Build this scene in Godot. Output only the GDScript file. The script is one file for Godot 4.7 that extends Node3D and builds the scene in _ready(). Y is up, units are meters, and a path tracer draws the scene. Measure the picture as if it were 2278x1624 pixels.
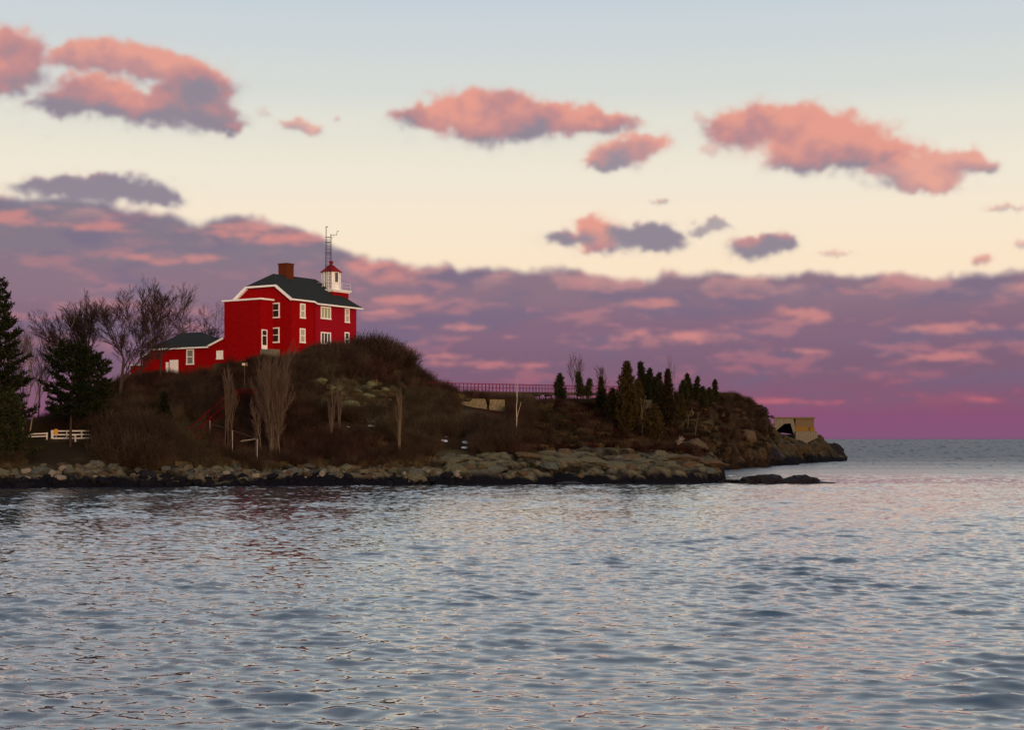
extends Node3D
# A red keeper's house on a rocky headland above a lake at dusk.
# Directions in the picture are noted as (u, v) on a 2278 x 1624 sheet with the horizon at v = 977;
# F is the focal length on that sheet. at(u, v, depth) gives the world point there.

const F := 3404.0
const EYE := 5.0
const HORIZON := 977.0
const GLOW := Color(2.6, 1.85, 1.25)
var M := {}
var names := {}
var rng := RandomNumberGenerator.new()
var n_soft := FastNoiseLite.new()
var n_fine := FastNoiseLite.new()
var n_cell := FastNoiseLite.new()
var n_ridge := FastNoiseLite.new()
var n_block := FastNoiseLite.new()
var n_cloud := FastNoiseLite.new()
var n_streak := FastNoiseLite.new()

# ------------------------------------------------------------------ mesh builder
class MB:
	var v := PackedVector3Array()
	var n := PackedVector3Array()
	var c := PackedColorArray()
	var col := Color.WHITE
	func tri(a: Vector3, b: Vector3, d: Vector3) -> void:      # counter-clockwise seen from outside
		var k := (b - a).cross(d - a).normalized()
		v.append(a); v.append(d); v.append(b)
		for i in 3:
			n.append(k); c.append(col)
	func quad(a: Vector3, b: Vector3, d: Vector3, e: Vector3) -> void:
		tri(a, b, d); tri(a, d, e)
	func poly(p: Array) -> void:
		for i in range(1, p.size() - 1):
			tri(p[0], p[i], p[i + 1])
	func box(o: Vector3, s: Vector3, b := Basis.IDENTITY) -> void:
		var x := b.x * s.x * 0.5; var y := b.y * s.y * 0.5; var z := b.z * s.z * 0.5
		quad(o - x - y + z, o + x - y + z, o + x + y + z, o - x + y + z)
		quad(o + x - y - z, o - x - y - z, o - x + y - z, o + x + y - z)
		quad(o + x - y + z, o + x - y - z, o + x + y - z, o + x + y + z)
		quad(o - x - y - z, o - x - y + z, o - x + y + z, o - x + y - z)
		quad(o - x + y + z, o + x + y + z, o + x + y - z, o - x + y - z)
		quad(o - x - y - z, o + x - y - z, o + x - y + z, o - x - y + z)
	func span(a: Vector3, b: Vector3) -> void:                  # box from corner to corner
		box((a + b) * 0.5, (b - a).abs())
	func beam(p: Vector3, q: Vector3, w: float, h: float) -> void:
		var z := (q - p).normalized()
		var up := Vector3.UP if absf(z.y) < 0.95 else Vector3.RIGHT
		var x := up.cross(z).normalized()
		box((p + q) * 0.5, Vector3(w, h, p.distance_to(q)), Basis(x, z.cross(x), z))
	func tube(p: Vector3, q: Vector3, r0: float, r1: float, k := 3) -> void:
		var z := q - p
		if z.length_squared() < 1e-9:
			return
		z = z.normalized()
		var up := Vector3.UP if absf(z.y) < 0.9 else Vector3.RIGHT
		var x := up.cross(z).normalized(); var y := z.cross(x)
		for i in k:
			var a := TAU * i / k; var b := TAU * (i + 1) / k
			var da := x * cos(a) + y * sin(a); var db := x * cos(b) + y * sin(b)
			var p0 := p + da * r0; var p1 := p + db * r0; var q1 := q + db * r1; var q0 := q + da * r1
			for t in [[p0, da], [q1, db], [p1, db], [p0, da], [q0, da], [q1, db]]:
				v.append(t[0]); n.append(t[1]); c.append(col)
	func cap(o: Vector3, r: float, k: int) -> void:
		for i in k:
			var a := TAU * i / k; var b := TAU * (i + 1) / k
			tri(o, o + Vector3(cos(b), 0, sin(b)) * -r, o + Vector3(cos(a), 0, sin(a)) * -r)
	func mesh() -> ArrayMesh:
		var a := []
		a.resize(Mesh.ARRAY_MAX)
		a[Mesh.ARRAY_VERTEX] = v; a[Mesh.ARRAY_NORMAL] = n; a[Mesh.ARRAY_COLOR] = c
		var m := ArrayMesh.new()
		m.add_surface_from_arrays(Mesh.PRIMITIVE_TRIANGLES, a)
		return m

# ------------------------------------------------------------------ naming and tagging
func numbered(called: String) -> String:
	var k: int = names.get(called, 0)
	names[called] = k + 1
	return called if k == 0 else "%s_%03d" % [called, k]

func tag(o: Node, label: String, category: String, group := "") -> void:
	o.set_meta("label", label); o.set_meta("category", category)
	if group != "":
		o.set_meta("group", group)

func thing(called: String, label: String, category: String, where := Vector3.ZERO, turn := 0.0, group := "") -> Node3D:
	var o := Node3D.new()
	o.name = numbered(called)
	add_child(o)
	o.position = where; o.rotation.y = turn
	tag(o, label, category, group)
	return o

func obj(called: String, shape: Mesh, m: Material, parent: Node = self) -> MeshInstance3D:
	var o := MeshInstance3D.new()
	o.name = numbered(called) if parent == self else called
	o.mesh = shape
	o.material_override = m
	parent.add_child(o, true)
	return o

func part(called: String, b: MB, m: Material, parent: Node) -> MeshInstance3D:
	return obj(called, b.mesh(), m, parent)

func lin(r: float, g: float, b: float) -> Color:
	return Color(r, g, b).linear_to_srgb()

func noise(seed_: int, freq: float, kind := FastNoiseLite.TYPE_SIMPLEX_SMOOTH, octaves := 4) -> FastNoiseLite:
	var n := FastNoiseLite.new()
	n.seed = seed_; n.frequency = freq; n.noise_type = kind
	n.fractal_type = FastNoiseLite.FRACTAL_FBM; n.fractal_octaves = octaves
	return n

func mat(a: Color, b: Color, scale: float, rough: float, bump := 0.0, seed_ := 1, vertex := false) -> StandardMaterial3D:
	var m := StandardMaterial3D.new()
	var t := NoiseTexture2D.new()
	t.width = 256; t.height = 256; t.seamless = true
	t.noise = noise(seed_, 0.02, FastNoiseLite.TYPE_SIMPLEX_SMOOTH, 5)
	var ramp := Gradient.new()
	ramp.set_color(0, a.linear_to_srgb()); ramp.set_color(1, b.linear_to_srgb())
	ramp.set_offset(0, 0.2); ramp.set_offset(1, 0.8)
	t.color_ramp = ramp
	m.albedo_texture = t
	m.uv1_triplanar = true; m.uv1_world_triplanar = true
	m.uv1_scale = Vector3.ONE / scale
	m.roughness = rough
	m.metallic_specular = 0.12
	m.vertex_color_use_as_albedo = vertex
	if bump > 0.0:
		m.heightmap_enabled = true
		var h := NoiseTexture2D.new()
		h.width = 256; h.height = 256; h.seamless = true
		h.noise = noise(seed_ + 7, 0.03, FastNoiseLite.TYPE_SIMPLEX_SMOOTH, 5)
		m.heightmap_texture = h
		m.heightmap_scale = bump
	return m

func plain(a: Color, rough: float, vertex := false) -> StandardMaterial3D:
	var m := StandardMaterial3D.new()
	m.albedo_color = a.linear_to_srgb()
	m.roughness = rough
	m.metallic_specular = 0.12
	m.vertex_color_use_as_albedo = vertex
	return m

func at(u: float, v: float, d: float) -> Vector3:
	return Vector3((u - 1139.0) * d / F, EYE + (HORIZON - v) * d / F, -d)

func on(u: float, d: float, sink := 0.0) -> Vector3:            # a point on the ground
	var x := (u - 1139.0) * d / F
	return Vector3(x, ground(x, -d) - sink, -d)

# ------------------------------------------------------------------ sky
var clouds := []
var bank := [[-1500, 430], [-600, 440], [0, 464], [150, 468], [300, 480], [430, 511], [490, 499], [560, 500], [650, 507], [710, 530], [745, 562], [800, 574], [900, 590], [1050, 600], [1200, 600], [1400, 625], [1500, 614], [1560, 610], [1700, 622], [1800, 616], [1900, 626], [2000, 624], [2100, 632], [2278, 628], [2900, 640], [4000, 660]]

func curve(list: Array, x: float) -> float:
	if x <= list[0][0]:
		return list[0][1]
	for i in range(1, list.size()):
		if x <= list[i][0]:
			var a = list[i - 1]; var b = list[i]
			return lerpf(a[1], b[1], (x - a[0]) / float(b[0] - a[0]))
	return list[-1][1]

var ramp_clear := [[0, Color8(236, 196, 178)], [260, Color8(249, 222, 192)], [380, Color8(251, 229, 201)], [480, Color8(247, 231, 208)], [580, Color8(240, 231, 213)], [680, Color8(228, 226, 213)], [780, Color8(214, 218, 214)], [880, Color8(205, 213, 216)], [960, Color8(197, 208, 217)], [1500, Color8(198, 206, 213)], [2600, Color8(186, 196, 209)], [5400, Color8(154, 173, 201)]]
var ramp_bank := [[0, Color8(130, 82, 122)], [40, Color8(134, 78, 114)], [90, Color8(130, 86, 112)], [160, Color8(126, 97, 119)], [240, Color8(133, 104, 125)], [330, Color8(141, 116, 131)], [420, Color8(133, 120, 135)], [560, Color8(132, 128, 142)]]

func ramp(list: Array, x: float) -> Color:
	if x <= list[0][0]:
		return list[0][1]
	for i in range(1, list.size()):
		if x <= list[i][0]:
			var a = list[i - 1]; var b = list[i]
			return (a[1] as Color).lerp(b[1], smoothstep(float(a[0]), float(b[0]), x))
	return list[-1][1]

# One cloud: puffs [u, v, half width, half height] melted together; pink = how much of it is in the last light
func cloud(puffs: Array, pink: float, dense := 1.0) -> void:
	var p := []; var box := [1e9, -1e9, 1e9, -1e9]
	for q in puffs:
		var az := atan((q[0] - 1139.0) / F); var el := atan((HORIZON - q[1]) / F * cos(az))
		add_puff(p, box, az * F, el * F, q[2], q[3])
	clouds.append([p, box, pink, dense])

func add_puff(p: Array, box: Array, x: float, h: float, rx: float, rh: float) -> void:
	p.append([x, h, rx, rh])
	box[0] = minf(box[0], x - rx * 1.6 - 20.0); box[1] = maxf(box[1], x + rx * 1.6 + 20.0)
	box[2] = minf(box[2], h - rh * 1.8 - 15.0); box[3] = maxf(box[3], h + rh * 1.8 + 15.0)

func sky_color(az: float, el: float) -> Color:                  # linear light
	var x := az * F; var h := el * F
	var west := smoothstep(0.9, 2.2, absf(az))                    # the side where the sun went down, behind the camera
	var c := ramp(ramp_clear, maxf(h, 0.0))
	var wn := n_cloud.get_noise_2d(x * 0.5, h)
	# the long bank of cloud over the lake; an unseen broken deck added to both sides keeps it dark
	if h < 1600.0:
		var edge := curve(bank, x + 1139.0 + 14.0 * wn)
		var climb := maxf(smoothstep(-1150.0, -2500.0, x), smoothstep(1350.0, 2900.0, x))
		var top := HORIZON - edge + climb * (780.0 + 200.0 * n_streak.get_noise_2d(x * 0.3, 5.0)) + 18.0 * n_cloud.get_noise_2d(x * 0.9, h * 1.0 + 300.0) + 6.0 * n_cloud.get_noise_2d(x * 2.0, h * 1.6 + 900.0)
		var inside := smoothstep(-12.0 - 60.0 * climb, 10.0 + 60.0 * climb, top - h)
		if inside > 0.0:
			var b := ramp(ramp_bank, maxf(h, 0.0))
			var wx := x + 30.0 * n_cloud.get_noise_2d(x * 0.8, h * 3.0 + 20.0); var wh := h + 9.0 * n_cloud.get_noise_2d(x * 1.0 + 400.0, h * 2.4)
			var s := 0.8 * n_streak.get_noise_2d(wx * 0.5, wh * 2.7 + 40.0) + 0.5 * n_streak.get_noise_2d(wx * 1.5 + 500.0, wh * 6.0)
			var fade := smoothstep(30.0, 130.0, h) * (0.7 + 0.3 * smoothstep(520.0, 200.0, h)) * (1.0 - 0.6 * climb)
			var k := smoothstep(0.05, 0.5, s) * fade
			b = b.lerp(Color8(196, 132, 136).lerp(Color8(178, 100, 118), smoothstep(260.0, 60.0, h)), k * 0.55)
			var g := smoothstep(0.0, 0.35, n_streak.get_noise_2d(x * 0.4 + 900.0, h * 1.5 + 200.0)) * 0.45
			b = b.lerp(Color8(114, 106, 134), g * (1.0 - k) * smoothstep(60.0, 160.0, h))
			# the upper edge, lit here and there
			var rim := smoothstep(60.0, 4.0, top - h) * smoothstep(-0.05, 0.3, n_cloud.get_noise_2d(x * 0.6 + 77.0, h * 1.4))
			b = b.lerp(Color8(222, 158, 150), rim * 0.55 * (1.0 - climb))
			# long glowing streaks
			for t in [[570.0, 457.0, 200.0, 24.0], [60.0, 462.0, 130.0, 20.0], [250.0, 455.0, 110.0, 16.0], [380.0, 392.0, 150.0, 14.0], [640.0, 440.0, 130.0, 22.0], [900.0, 312.0, 110.0, 15.0], [870.0, 366.0, 90.0, 26.0], [1030.0, 246.0, 60.0, 12.0], [860.0, 280.0, 60.0, 9.0], [1500.0, 226.0, 190.0, 24.0], [1440.0, 300.0, 90.0, 16.0], [1090.0, 164.0, 170.0, 13.0], [1000.0, 182.0, 90.0, 9.0], [2080.0, 178.0, 170.0, 14.0], [2090.0, 238.0, 130.0, 18.0], [1780.0, 275.0, 90.0, 24.0], [1760.0, 82.0, 220.0, 7.0], [2150.0, 83.0, 60.0, 7.0], [1790.0, 190.0, 60.0, 8.0], [1140.0, 228.0, 26.0, 6.0], [820.0, 388.0, 80.0, 20.0]]:
				var du: float = (x + 1139.0 - t[0]) / t[2]; var dv: float = (h - t[1] + 8.0 * wn) / t[3]
				if absf(du) > 1.5 or absf(dv) > 1.7:
					continue
				var q := 0.85 - du * du - dv * dv + 0.9 * n_cloud.get_noise_2d(x * 0.8, h * 3.0) + 0.5 * n_cloud.get_noise_2d(x * 2.4 + 70.0, h * 8.0)
				if q > 0.0:
					b = b.lerp(Color8(218, 142, 136).lerp(Color8(204, 108, 120), smoothstep(220.0, 70.0, h)), smoothstep(0.0, 1.1, q) * 0.75)
			# dusk haze just above the water
			b = b.lerp(Color8(131, 80, 116), smoothstep(66.0, 12.0, h) * 0.9)
			c = c.lerp(b, inside)
	# single clouds
	for t in clouds:
		var box: Array = t[1]
		if x < box[0] or x > box[1] or h < box[2] or h > box[3]:
			continue
		var sz := clampf(160.0 / float(box[1] - box[0]), 0.5, 3.0) + 0.5
		var px := x + 26.0 / sz * n_cloud.get_noise_2d(x * 1.3 * sz, h * 1.8 * sz + 50.0) + 9.0 / sz * n_cloud.get_noise_2d(x * 4.0 * sz + 300.0, h * 5.0 * sz)
		var ph := h + 15.0 / sz * n_cloud.get_noise_2d(x * 1.5 * sz + 700.0, h * 1.8 * sz) + 7.0 / sz * n_cloud.get_noise_2d(x * 4.5 * sz, h * 5.0 * sz + 600.0)
		var sum := 0.0; var rel := 0.0; var wsum := 0.0001
		for q in t[0]:
			var du: float = (px - q[0]) / q[2]; var dv: float = (ph - q[1]) / q[3]
			var g := exp(-1.6 * (du * du + dv * dv))
			sum += g; rel += g * dv; wsum += g
		rel /= wsum
		var field: float = sum - 0.16 + 0.16 * n_cloud.get_noise_2d(x * 2.0 * sz + 90.0, h * 2.8 * sz)
		if field <= -0.14:
			continue
		var soft := 0.42 if rel > 0.0 else 0.6
		var a: float = (smoothstep(0.0, soft, field) * 0.94 + 0.06 * smoothstep(-0.14, 0.1, field)) * t[3]
		var lit: float = clampf(t[2] + 0.58 * rel + 0.6 * n_cloud.get_noise_2d(x * 0.6 + 40.0, h * 0.8 + 70.0) + 0.14 * n_cloud.get_noise_2d(x * 2.2, h * 2.8), 0.0, 1.0)
		var k := Color8(146, 136, 149).lerp(Color8(190, 140, 143), smoothstep(0.05, 0.5, lit)).lerp(Color8(229, 158, 143), smoothstep(0.4, 0.95, lit))
		c = c.lerp(k, a)
	c = c.srgb_to_linear()
	if west > 0.0:
		# the clear slot over the western horizon that lights the headland
		c = c.lerp(Color(GLOW.r, GLOW.g, GLOW.b), smoothstep(900.0, 200.0, h) * west)
		c = c.lerp(Color(0.62, 0.60, 0.58), smoothstep(1100.0, 1700.0, h) * smoothstep(4200.0, 2000.0, h) * west * 0.7)
	return c

func make_sky() -> Sky:
	n_cloud = noise(21, 0.0085, FastNoiseLite.TYPE_SIMPLEX_SMOOTH, 5)
	n_streak = noise(5, 0.006, FastNoiseLite.TYPE_SIMPLEX_SMOOTH, 4)
	cloud([[0, 112, 105, 54], [20, 165, 80, 46], [-60, 150, 120, 70]], 0.55)
	cloud([[235, 122, 105, 40], [330, 145, 100, 40], [440, 172, 72, 40], [150, 130, 50, 24]], 0.72, 0.95)
	cloud([[205, 205, 92, 48], [130, 236, 66, 24], [270, 232, 90, 34]], 0.32)
	cloud([[420, 224, 108, 58], [330, 246, 80, 34], [480, 268, 54, 30], [510, 290, 24, 12], [450, 175, 60, 34]], 0.34)
	cloud([[660, 276, 36, 16], [695, 288, 28, 12]], 0.8, 0.7)
	cloud([[750, 265, 10, 8]], 0.7, 0.5); cloud([[590, 252, 20, 14]], 0.6, 0.22)
	cloud([[1075, 238, 130, 48], [960, 262, 96, 30], [1110, 285, 140, 44], [1240, 262, 120, 38], [1350, 275, 90, 22]], 0.55)
	cloud([[1380, 340, 74, 36], [1440, 318, 52, 26], [1340, 365, 40, 16]], 0.52, 0.92)
	cloud([[1745, 268, 120, 48], [1640, 290, 76, 42], [1850, 308, 140, 52], [1790, 352, 110, 36], [1960, 345, 110, 36]], 0.66)
	cloud([[2010, 385, 100, 34], [2110, 360, 90, 30], [2170, 372, 50, 18], [2070, 410, 70, 22]], 0.56, 0.88)
	cloud([[1580, 335, 34, 14], [1560, 270, 20, 24]], 0.7, 0.35)
	cloud([[150, 422, 130, 30], [260, 420, 130, 32], [365, 446, 50, 20]], -0.35)
	cloud([[1320, 512, 62, 36], [1335, 545, 50, 24]], 0.75); cloud([[1262, 532, 62, 24], [1420, 528, 90, 34], [1480, 535, 60, 24]], -0.12)
	cloud([[1590, 500, 46, 13], [1560, 515, 40, 10]], -0.1, 0.7); cloud([[1680, 552, 72, 28], [1735, 538, 42, 22]], 0.0)
	cloud([[1466, 450, 22, 6]], 0.0, 0.6); cloud([[2182, 581, 28, 13]], 0.6, 0.8); cloud([[2240, 462, 50, 9]], 0.5, 0.5); cloud([[1860, 563, 52, 8]], 0.7, 0.4); cloud([[2276, 545, 24, 12]], 0.5, 0.5)
	var r := RandomNumberGenerator.new()
	r.seed = 8
	for i in 26:                                                   # more of the same clouds overhead
		var cx := r.randf_range(-1.4, 1.4) * F; var ch := r.randf_range(1300.0, 2800.0)
		var p := []; var box := [1e9, -1e9, 1e9, -1e9]
		for k in 4:
			add_puff(p, box, cx + r.randf_range(-180.0, 180.0), ch + r.randf_range(-30.0, 30.0), r.randf_range(80.0, 170.0), r.randf_range(30.0, 60.0))
		clouds.append([p, box, r.randf_range(0.2, 0.8), r.randf_range(0.5, 0.9)])
	var w := 4096; var hgt := 2048
	var sky := Image.create(768, 384, false, Image.FORMAT_RGBF)
	for j in 384:
		var el := (0.5 - (j + 0.5) / 384.0) * PI
		if el < -0.03:
			sky.fill_rect(Rect2i(0, j, 768, 384 - j), Color(0.10, 0.08, 0.12))
			break
		for i in 768:
			sky.set_pixel((i + 384) % 768, j, sky_color(((i + 0.5) / 768.0 - 0.5) * TAU, el))
	sky.resize(w, hgt, Image.INTERPOLATE_BILINEAR)
	var i0 := int(w * (0.5 - 25.0 / 360.0)); var i1 := int(w * (0.5 + 25.0 / 360.0))
	var j0 := int(hgt * (0.5 - 20.0 / 180.0)); var j1 := int(hgt * (0.5 + 1.0 / 180.0))
	for j in range(j0, j1):
		for i in range(i0, i1):
			sky.set_pixel((i + w / 2) % w, j, sky_color(((i + 0.5) / w - 0.5) * TAU, (0.5 - (j + 0.5) / hgt) * PI))
	var pm := PanoramaSkyMaterial.new()
	pm.panorama = ImageTexture.create_from_image(sky)
	var s := Sky.new()
	s.sky_material = pm
	return s

# ------------------------------------------------------------------ terrain
var stations := [
	[-500, [[146, -1], [152, .8], [162, 2.6], [176, 3.6], [230, 4], [300, 3], [420, 1]]],
	[0, [[156, -.6], [158.5, .9], [163, 2.0], [168, 3.2], [175, 4.8], [190, 5.3], [230, 5.6], [300, 4.5], [420, 1]]],
	[110, [[157, -.6], [159.5, 1.0], [164, 2.1], [169, 3.4], [175, 4.9], [190, 5.6], [215, 6.5], [260, 6], [330, 3], [420, 0]]],
	[220, [[158, -.6], [160.5, 1], [166, 2.2], [171, 3.6], [176, 5.2], [186, 7.2], [197, 9.8], [208, 10.5], [235, 10.5], [280, 7], [340, 1]]],
	[310, [[159, -.6], [161.5, 1], [167, 2.2], [172, 3.6], [178, 5.6], [187, 8.8], [197, 11.8], [206, 12.7], [232, 12.8], [270, 8], [330, 1]]],
	[420, [[160, -.6], [162.5, 1], [168, 2.2], [173, 3.6], [179, 5.8], [187, 9], [196, 12], [203, 12.8], [230, 13], [265, 9], [320, 1]]],
	[500, [[161, -.6], [163.5, 1], [169, 2.2], [174, 3.6], [180, 6], [187, 9.4], [194, 12.3], [200, 13.4], [232, 14], [260, 10], [315, 1]]],
	[580, [[162, -.6], [164.5, 1], [170, 2.3], [175, 4], [181, 7], [188, 11], [194, 13.8], [199, 15.0], [230, 15.2], [255, 10], [310, 1]]],
	[660, [[162.5, -.6], [165, 1], [171, 2.3], [176, 4.3], [182, 7.8], [189, 12.0], [194, 14.4], [198, 15.3], [228, 15.5], [250, 10], [310, 1]]],
	[740, [[163, -.6], [165.5, 1], [171.5, 2.3], [177, 4.5], [184, 8.4], [191, 12.6], [197, 15.0], [202, 15.8], [226, 15.5], [245, 10], [305, 0]]],
	[820, [[164, -.6], [166.5, 1], [172, 2.3], [178, 4.4], [186, 8.6], [194, 12.6], [201, 15], [206, 15.6], [220, 15], [240, 9], [300, 0]]],
	[900, [[165, -.6], [167.5, 1], [173, 2.3], [180, 4.4], [190, 8.2], [199, 12], [206, 13.6], [212, 13.6], [225, 11], [250, 6], [300, -1]]],
	[960, [[166.5, -.6], [169, .9], [174, 2.1], [182, 4.2], [193, 8.2], [203, 11.2], [209, 11.7], [216, 11.0], [230, 7], [260, 3], [300, -1]]],
	[1050, [[167.5, -.6], [169.5, .9], [175, 2.2], [184, 4.4], [196, 8.3], [206, 10.2], [212, 10.5], [220, 9.6], [240, 6], [280, -1]]],
	[1150, [[168.5, -.6], [170.5, 1.0], [176, 2.5], [186, 4.5], [198, 7.8], [208, 9.6], [216, 10.1], [226, 9.4], [250, 6], [290, -1]]],
	[1250, [[170, -.6], [172, 1.1], [178, 2.7], [188, 4.2], [200, 6.8], [210, 9.2], [220, 10.1], [232, 9.9], [255, 6.5], [300, -1]]],
	[1350, [[171.5, -.6], [173.5, 1.2], [180, 2.7], [190, 3.6], [202, 5.6], [214, 8.4], [226, 10.4], [240, 10.8], [262, 8], [310, -1]]],
	[1450, [[172.5, -.6], [174.5, 1.3], [181, 2.8], [190, 3.3], [203, 4.6], [218, 7.4], [234, 10.6], [250, 12], [270, 11], [320, 0]]],
	[1540, [[173.5, -.6], [175.5, 1.3], [182, 2.9], [190, 3.2], [205, 3.6], [222, 6], [240, 9.6], [258, 12.6], [280, 12.6], [310, 7], [340, -1]]],
	[1585, [[174.5, -.6], [176.5, 1.3], [183, 2.8], [190, 2.8], [200, 1.8], [214, 1.4], [232, 4], [248, 8.4], [264, 12.6], [290, 13.2], [318, 7], [345, -1]]],
	[1606, [[176, -1], [178, 1.2], [184, 2.2], [191, 1.2], [200, -.6], [245, -.8], [252, .8], [260, 4], [268, 9], [276, 12.2], [296, 13.2], [322, 7], [350, -1]]],
	[1616, [[176, -2], [184, -1.0], [192, -1.5], [245, -1.5], [252, .8], [260, 4], [268, 9], [276, 12.2], [296, 13.2], [322, 7], [350, -1]]],
	[1632, [[200, -2], [255, -.8], [260, .8], [268, 4.5], [276, 9.5], [284, 12.7], [300, 13.2], [325, 7], [352, -1]]],
	[1668, [[200, -2], [268, -.8], [273, 1], [280, 5], [287, 9.5], [294, 12.2], [306, 12.2], [330, 7], [356, -1]]],
	[1700, [[200, -2], [278, -.8], [284, 1.5], [291, 5], [299, 8.6], [305, 10.9], [312, 10.8], [322, 8], [340, 5], [360, -1]]],
	[1718, [[200, -2], [286, -.8], [292, 1.5], [302, 4.5], [312, 6.6], [320, 7.0], [335, 6.5], [345, 4], [362, -1]]],
	[1790, [[200, -2], [318, -.8], [324, 1.5], [332, 4], [340, 5.8], [348, 6.2], [356, 4], [366, -1]]],
	[1825, [[200, -2], [330, -.8], [336, 1.8], [342, 4.0], [350, 5.0], [356, 3], [366, -1]]],
	[1850, [[200, -2], [338, -.8], [344, 1], [350, 2], [356, 1.5], [364, -1]]],
	[1878, [[200, -2], [345, -.8], [350, .6], [356, .5], [362, -1]]],
	[1892, [[200, -2.5], [345, -2], [352, -1.6], [362, -2]]]]

func profile(p: Array, d: float) -> float:
	if d <= p[0][0]:
		return maxf(p[0][1] - (p[0][0] - d) * 0.4, -3.0)
	for i in range(1, p.size()):
		if d <= p[i][0]:
			var a = p[i - 1]; var b = p[i]
			return lerpf(a[1], b[1], (d - a[0]) / float(b[0] - a[0]))
	return maxf(p[-1][1] - (d - p[-1][0]) * 0.1, -3.0)

func base_height(u: float, d: float) -> float:
	if u <= stations[0][0]:
		return profile(stations[0][1], d)
	for i in range(1, stations.size()):
		if u <= stations[i][0]:
			var a = stations[i - 1]; var b = stations[i]
			return lerpf(profile(a[1], d), profile(b[1], d), (u - a[0]) / float(b[0] - a[0]))
	return -3.0

func rocky(u: float, d: float, y: float) -> float:             # 1 on bare rock, 0 under scrub
	var k := 0.0
	var q := n_soft.get_noise_2d(u * 0.05, d * 0.4)
	k = maxf(k, smoothstep(2.4, 1.7, y + q * 0.8))
	if u > 930.0 and d < 212.0:
		k = maxf(k, smoothstep(930.0, 1010.0, u) * smoothstep(3.4, 2.8, y + q * 1.2))
	if u > 1600.0 and d > 240.0:
		k = maxf(k, smoothstep(3.6, 2.2, y + q * 3.5))
	if u > 1712.0:
		k = maxf(k, 0.9)
	return k

func house_flat(x: float, z: float, y: float) -> float:        # level ground under the buildings
	var q := Vector2(x + 28.77, z + 200.0)
	var lx := q.x * 0.8387 + q.y * 0.5446
	var lz := -q.x * 0.5446 + q.y * 0.8387
	var k := smoothstep(-13.0, -11.6, lx) * smoothstep(1.2, 0.2, lx) * smoothstep(-15.0, -13.0, lz) * smoothstep(3.4, 2.4, lz)
	y = lerpf(y, 15.2, k)
	k = smoothstep(-29.0, -28.0, lx) * smoothstep(-11.6, -12.6, lx) * smoothstep(-6.0, -5.0, lz) * smoothstep(3.4, 2.4, lz)
	return lerpf(y, 12.6, k)

func ground(x: float, z: float) -> float:
	var d := -z
	var u := 1139.0 + x * F / d
	u += 8.0 * n_soft.get_noise_2d(x * 2.0, z * 2.0)
	var y := base_height(u, d)
	y = house_flat(x, z, y)
	if y < -2.5:
		return y
	var r := rocky(u, d, y)
	var amp := smoothstep(-1.5, 1.5, y)
	y += amp * (0.45 * n_soft.get_noise_2d(x * 1.5, z * 1.5) * (1.0 - r))
	if r > 0.0:
		var wx := x * 0.62 + 1.2 * n_fine.get_noise_2d(x * 0.3, z * 0.3); var wz := z * 0.9 + 1.2 * n_fine.get_noise_2d(x * 0.3 + 50.0, z * 0.3)
		var step := n_block.get_noise_2d(wx, wz)                      # one height for each block of bedrock
		var crack := smoothstep(0.0, 0.16, n_cell.get_noise_2d(wx, wz) + 1.0) - 1.0
		y += r * (0.55 * step + 0.45 * crack + 0.22 * n_ridge.get_noise_2d(x, z) + 0.26 * n_fine.get_noise_2d(x, z) + 0.22 * n_fine.get_noise_2d(x * 2.3, z * 2.3)) * smoothstep(-2.0, 0.8, y)
	return y

func make_ground() -> void:
	var xs := PackedFloat32Array(); var zs := PackedFloat32Array()
	var x := -112.0
	while x < 92.0:
		xs.append(x); x += 0.3
	var d := 145.0
	while d < 425.0:
		zs.append(-d); d += 0.25 if d < 196.0 else (0.5 if d < 240.0 else (0.7 if d < 372.0 else 2.0))
	var nx := xs.size(); var nz := zs.size()
	var hs := PackedFloat32Array(); hs.resize(nx * nz)
	for j in nz:
		for i in nx:
			hs[j * nx + i] = ground(xs[i], zs[j])
	var v := PackedVector3Array(); var n := PackedVector3Array(); var c := PackedColorArray()
	v.resize(nx * nz); n.resize(nx * nz); c.resize(nx * nz)
	for j in nz:
		for i in nx:
			var k := j * nx + i
			var y := hs[k]
			v[k] = Vector3(xs[i], y, zs[j])
			var ia := maxi(i - 1, 0); var ib := mini(i + 1, nx - 1); var ja := maxi(j - 1, 0); var jb := mini(j + 1, nz - 1)
			n[k] = Vector3(-(hs[j * nx + ib] - hs[j * nx + ia]) / (xs[ib] - xs[ia]), 1.0, -(hs[jb * nx + i] - hs[ja * nx + i]) / (zs[jb] - zs[ja])).normalized()
			if y > -2.5:
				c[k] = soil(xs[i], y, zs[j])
	var idx := PackedInt32Array()
	for j in nz - 1:
		for i in nx - 1:
			var a := j * nx + i
			if maxf(maxf(hs[a], hs[a + 1]), maxf(hs[a + nx], hs[a + nx + 1])) < -1.2:
				continue
			idx.append_array([a, a + nx, a + 1, a + 1, a + nx, a + nx + 1])
	var a := []
	a.resize(Mesh.ARRAY_MAX)
	a[Mesh.ARRAY_VERTEX] = v; a[Mesh.ARRAY_NORMAL] = n; a[Mesh.ARRAY_COLOR] = c; a[Mesh.ARRAY_INDEX] = idx
	var m := ArrayMesh.new()
	m.add_surface_from_arrays(Mesh.PRIMITIVE_TRIANGLES, a)
	var o := obj("headland", m, M.ground)
	o.set_meta("kind", "structure")
	o.set_meta("label", "rocky brown headland with scrub slopes and bare shore ledges")

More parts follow.
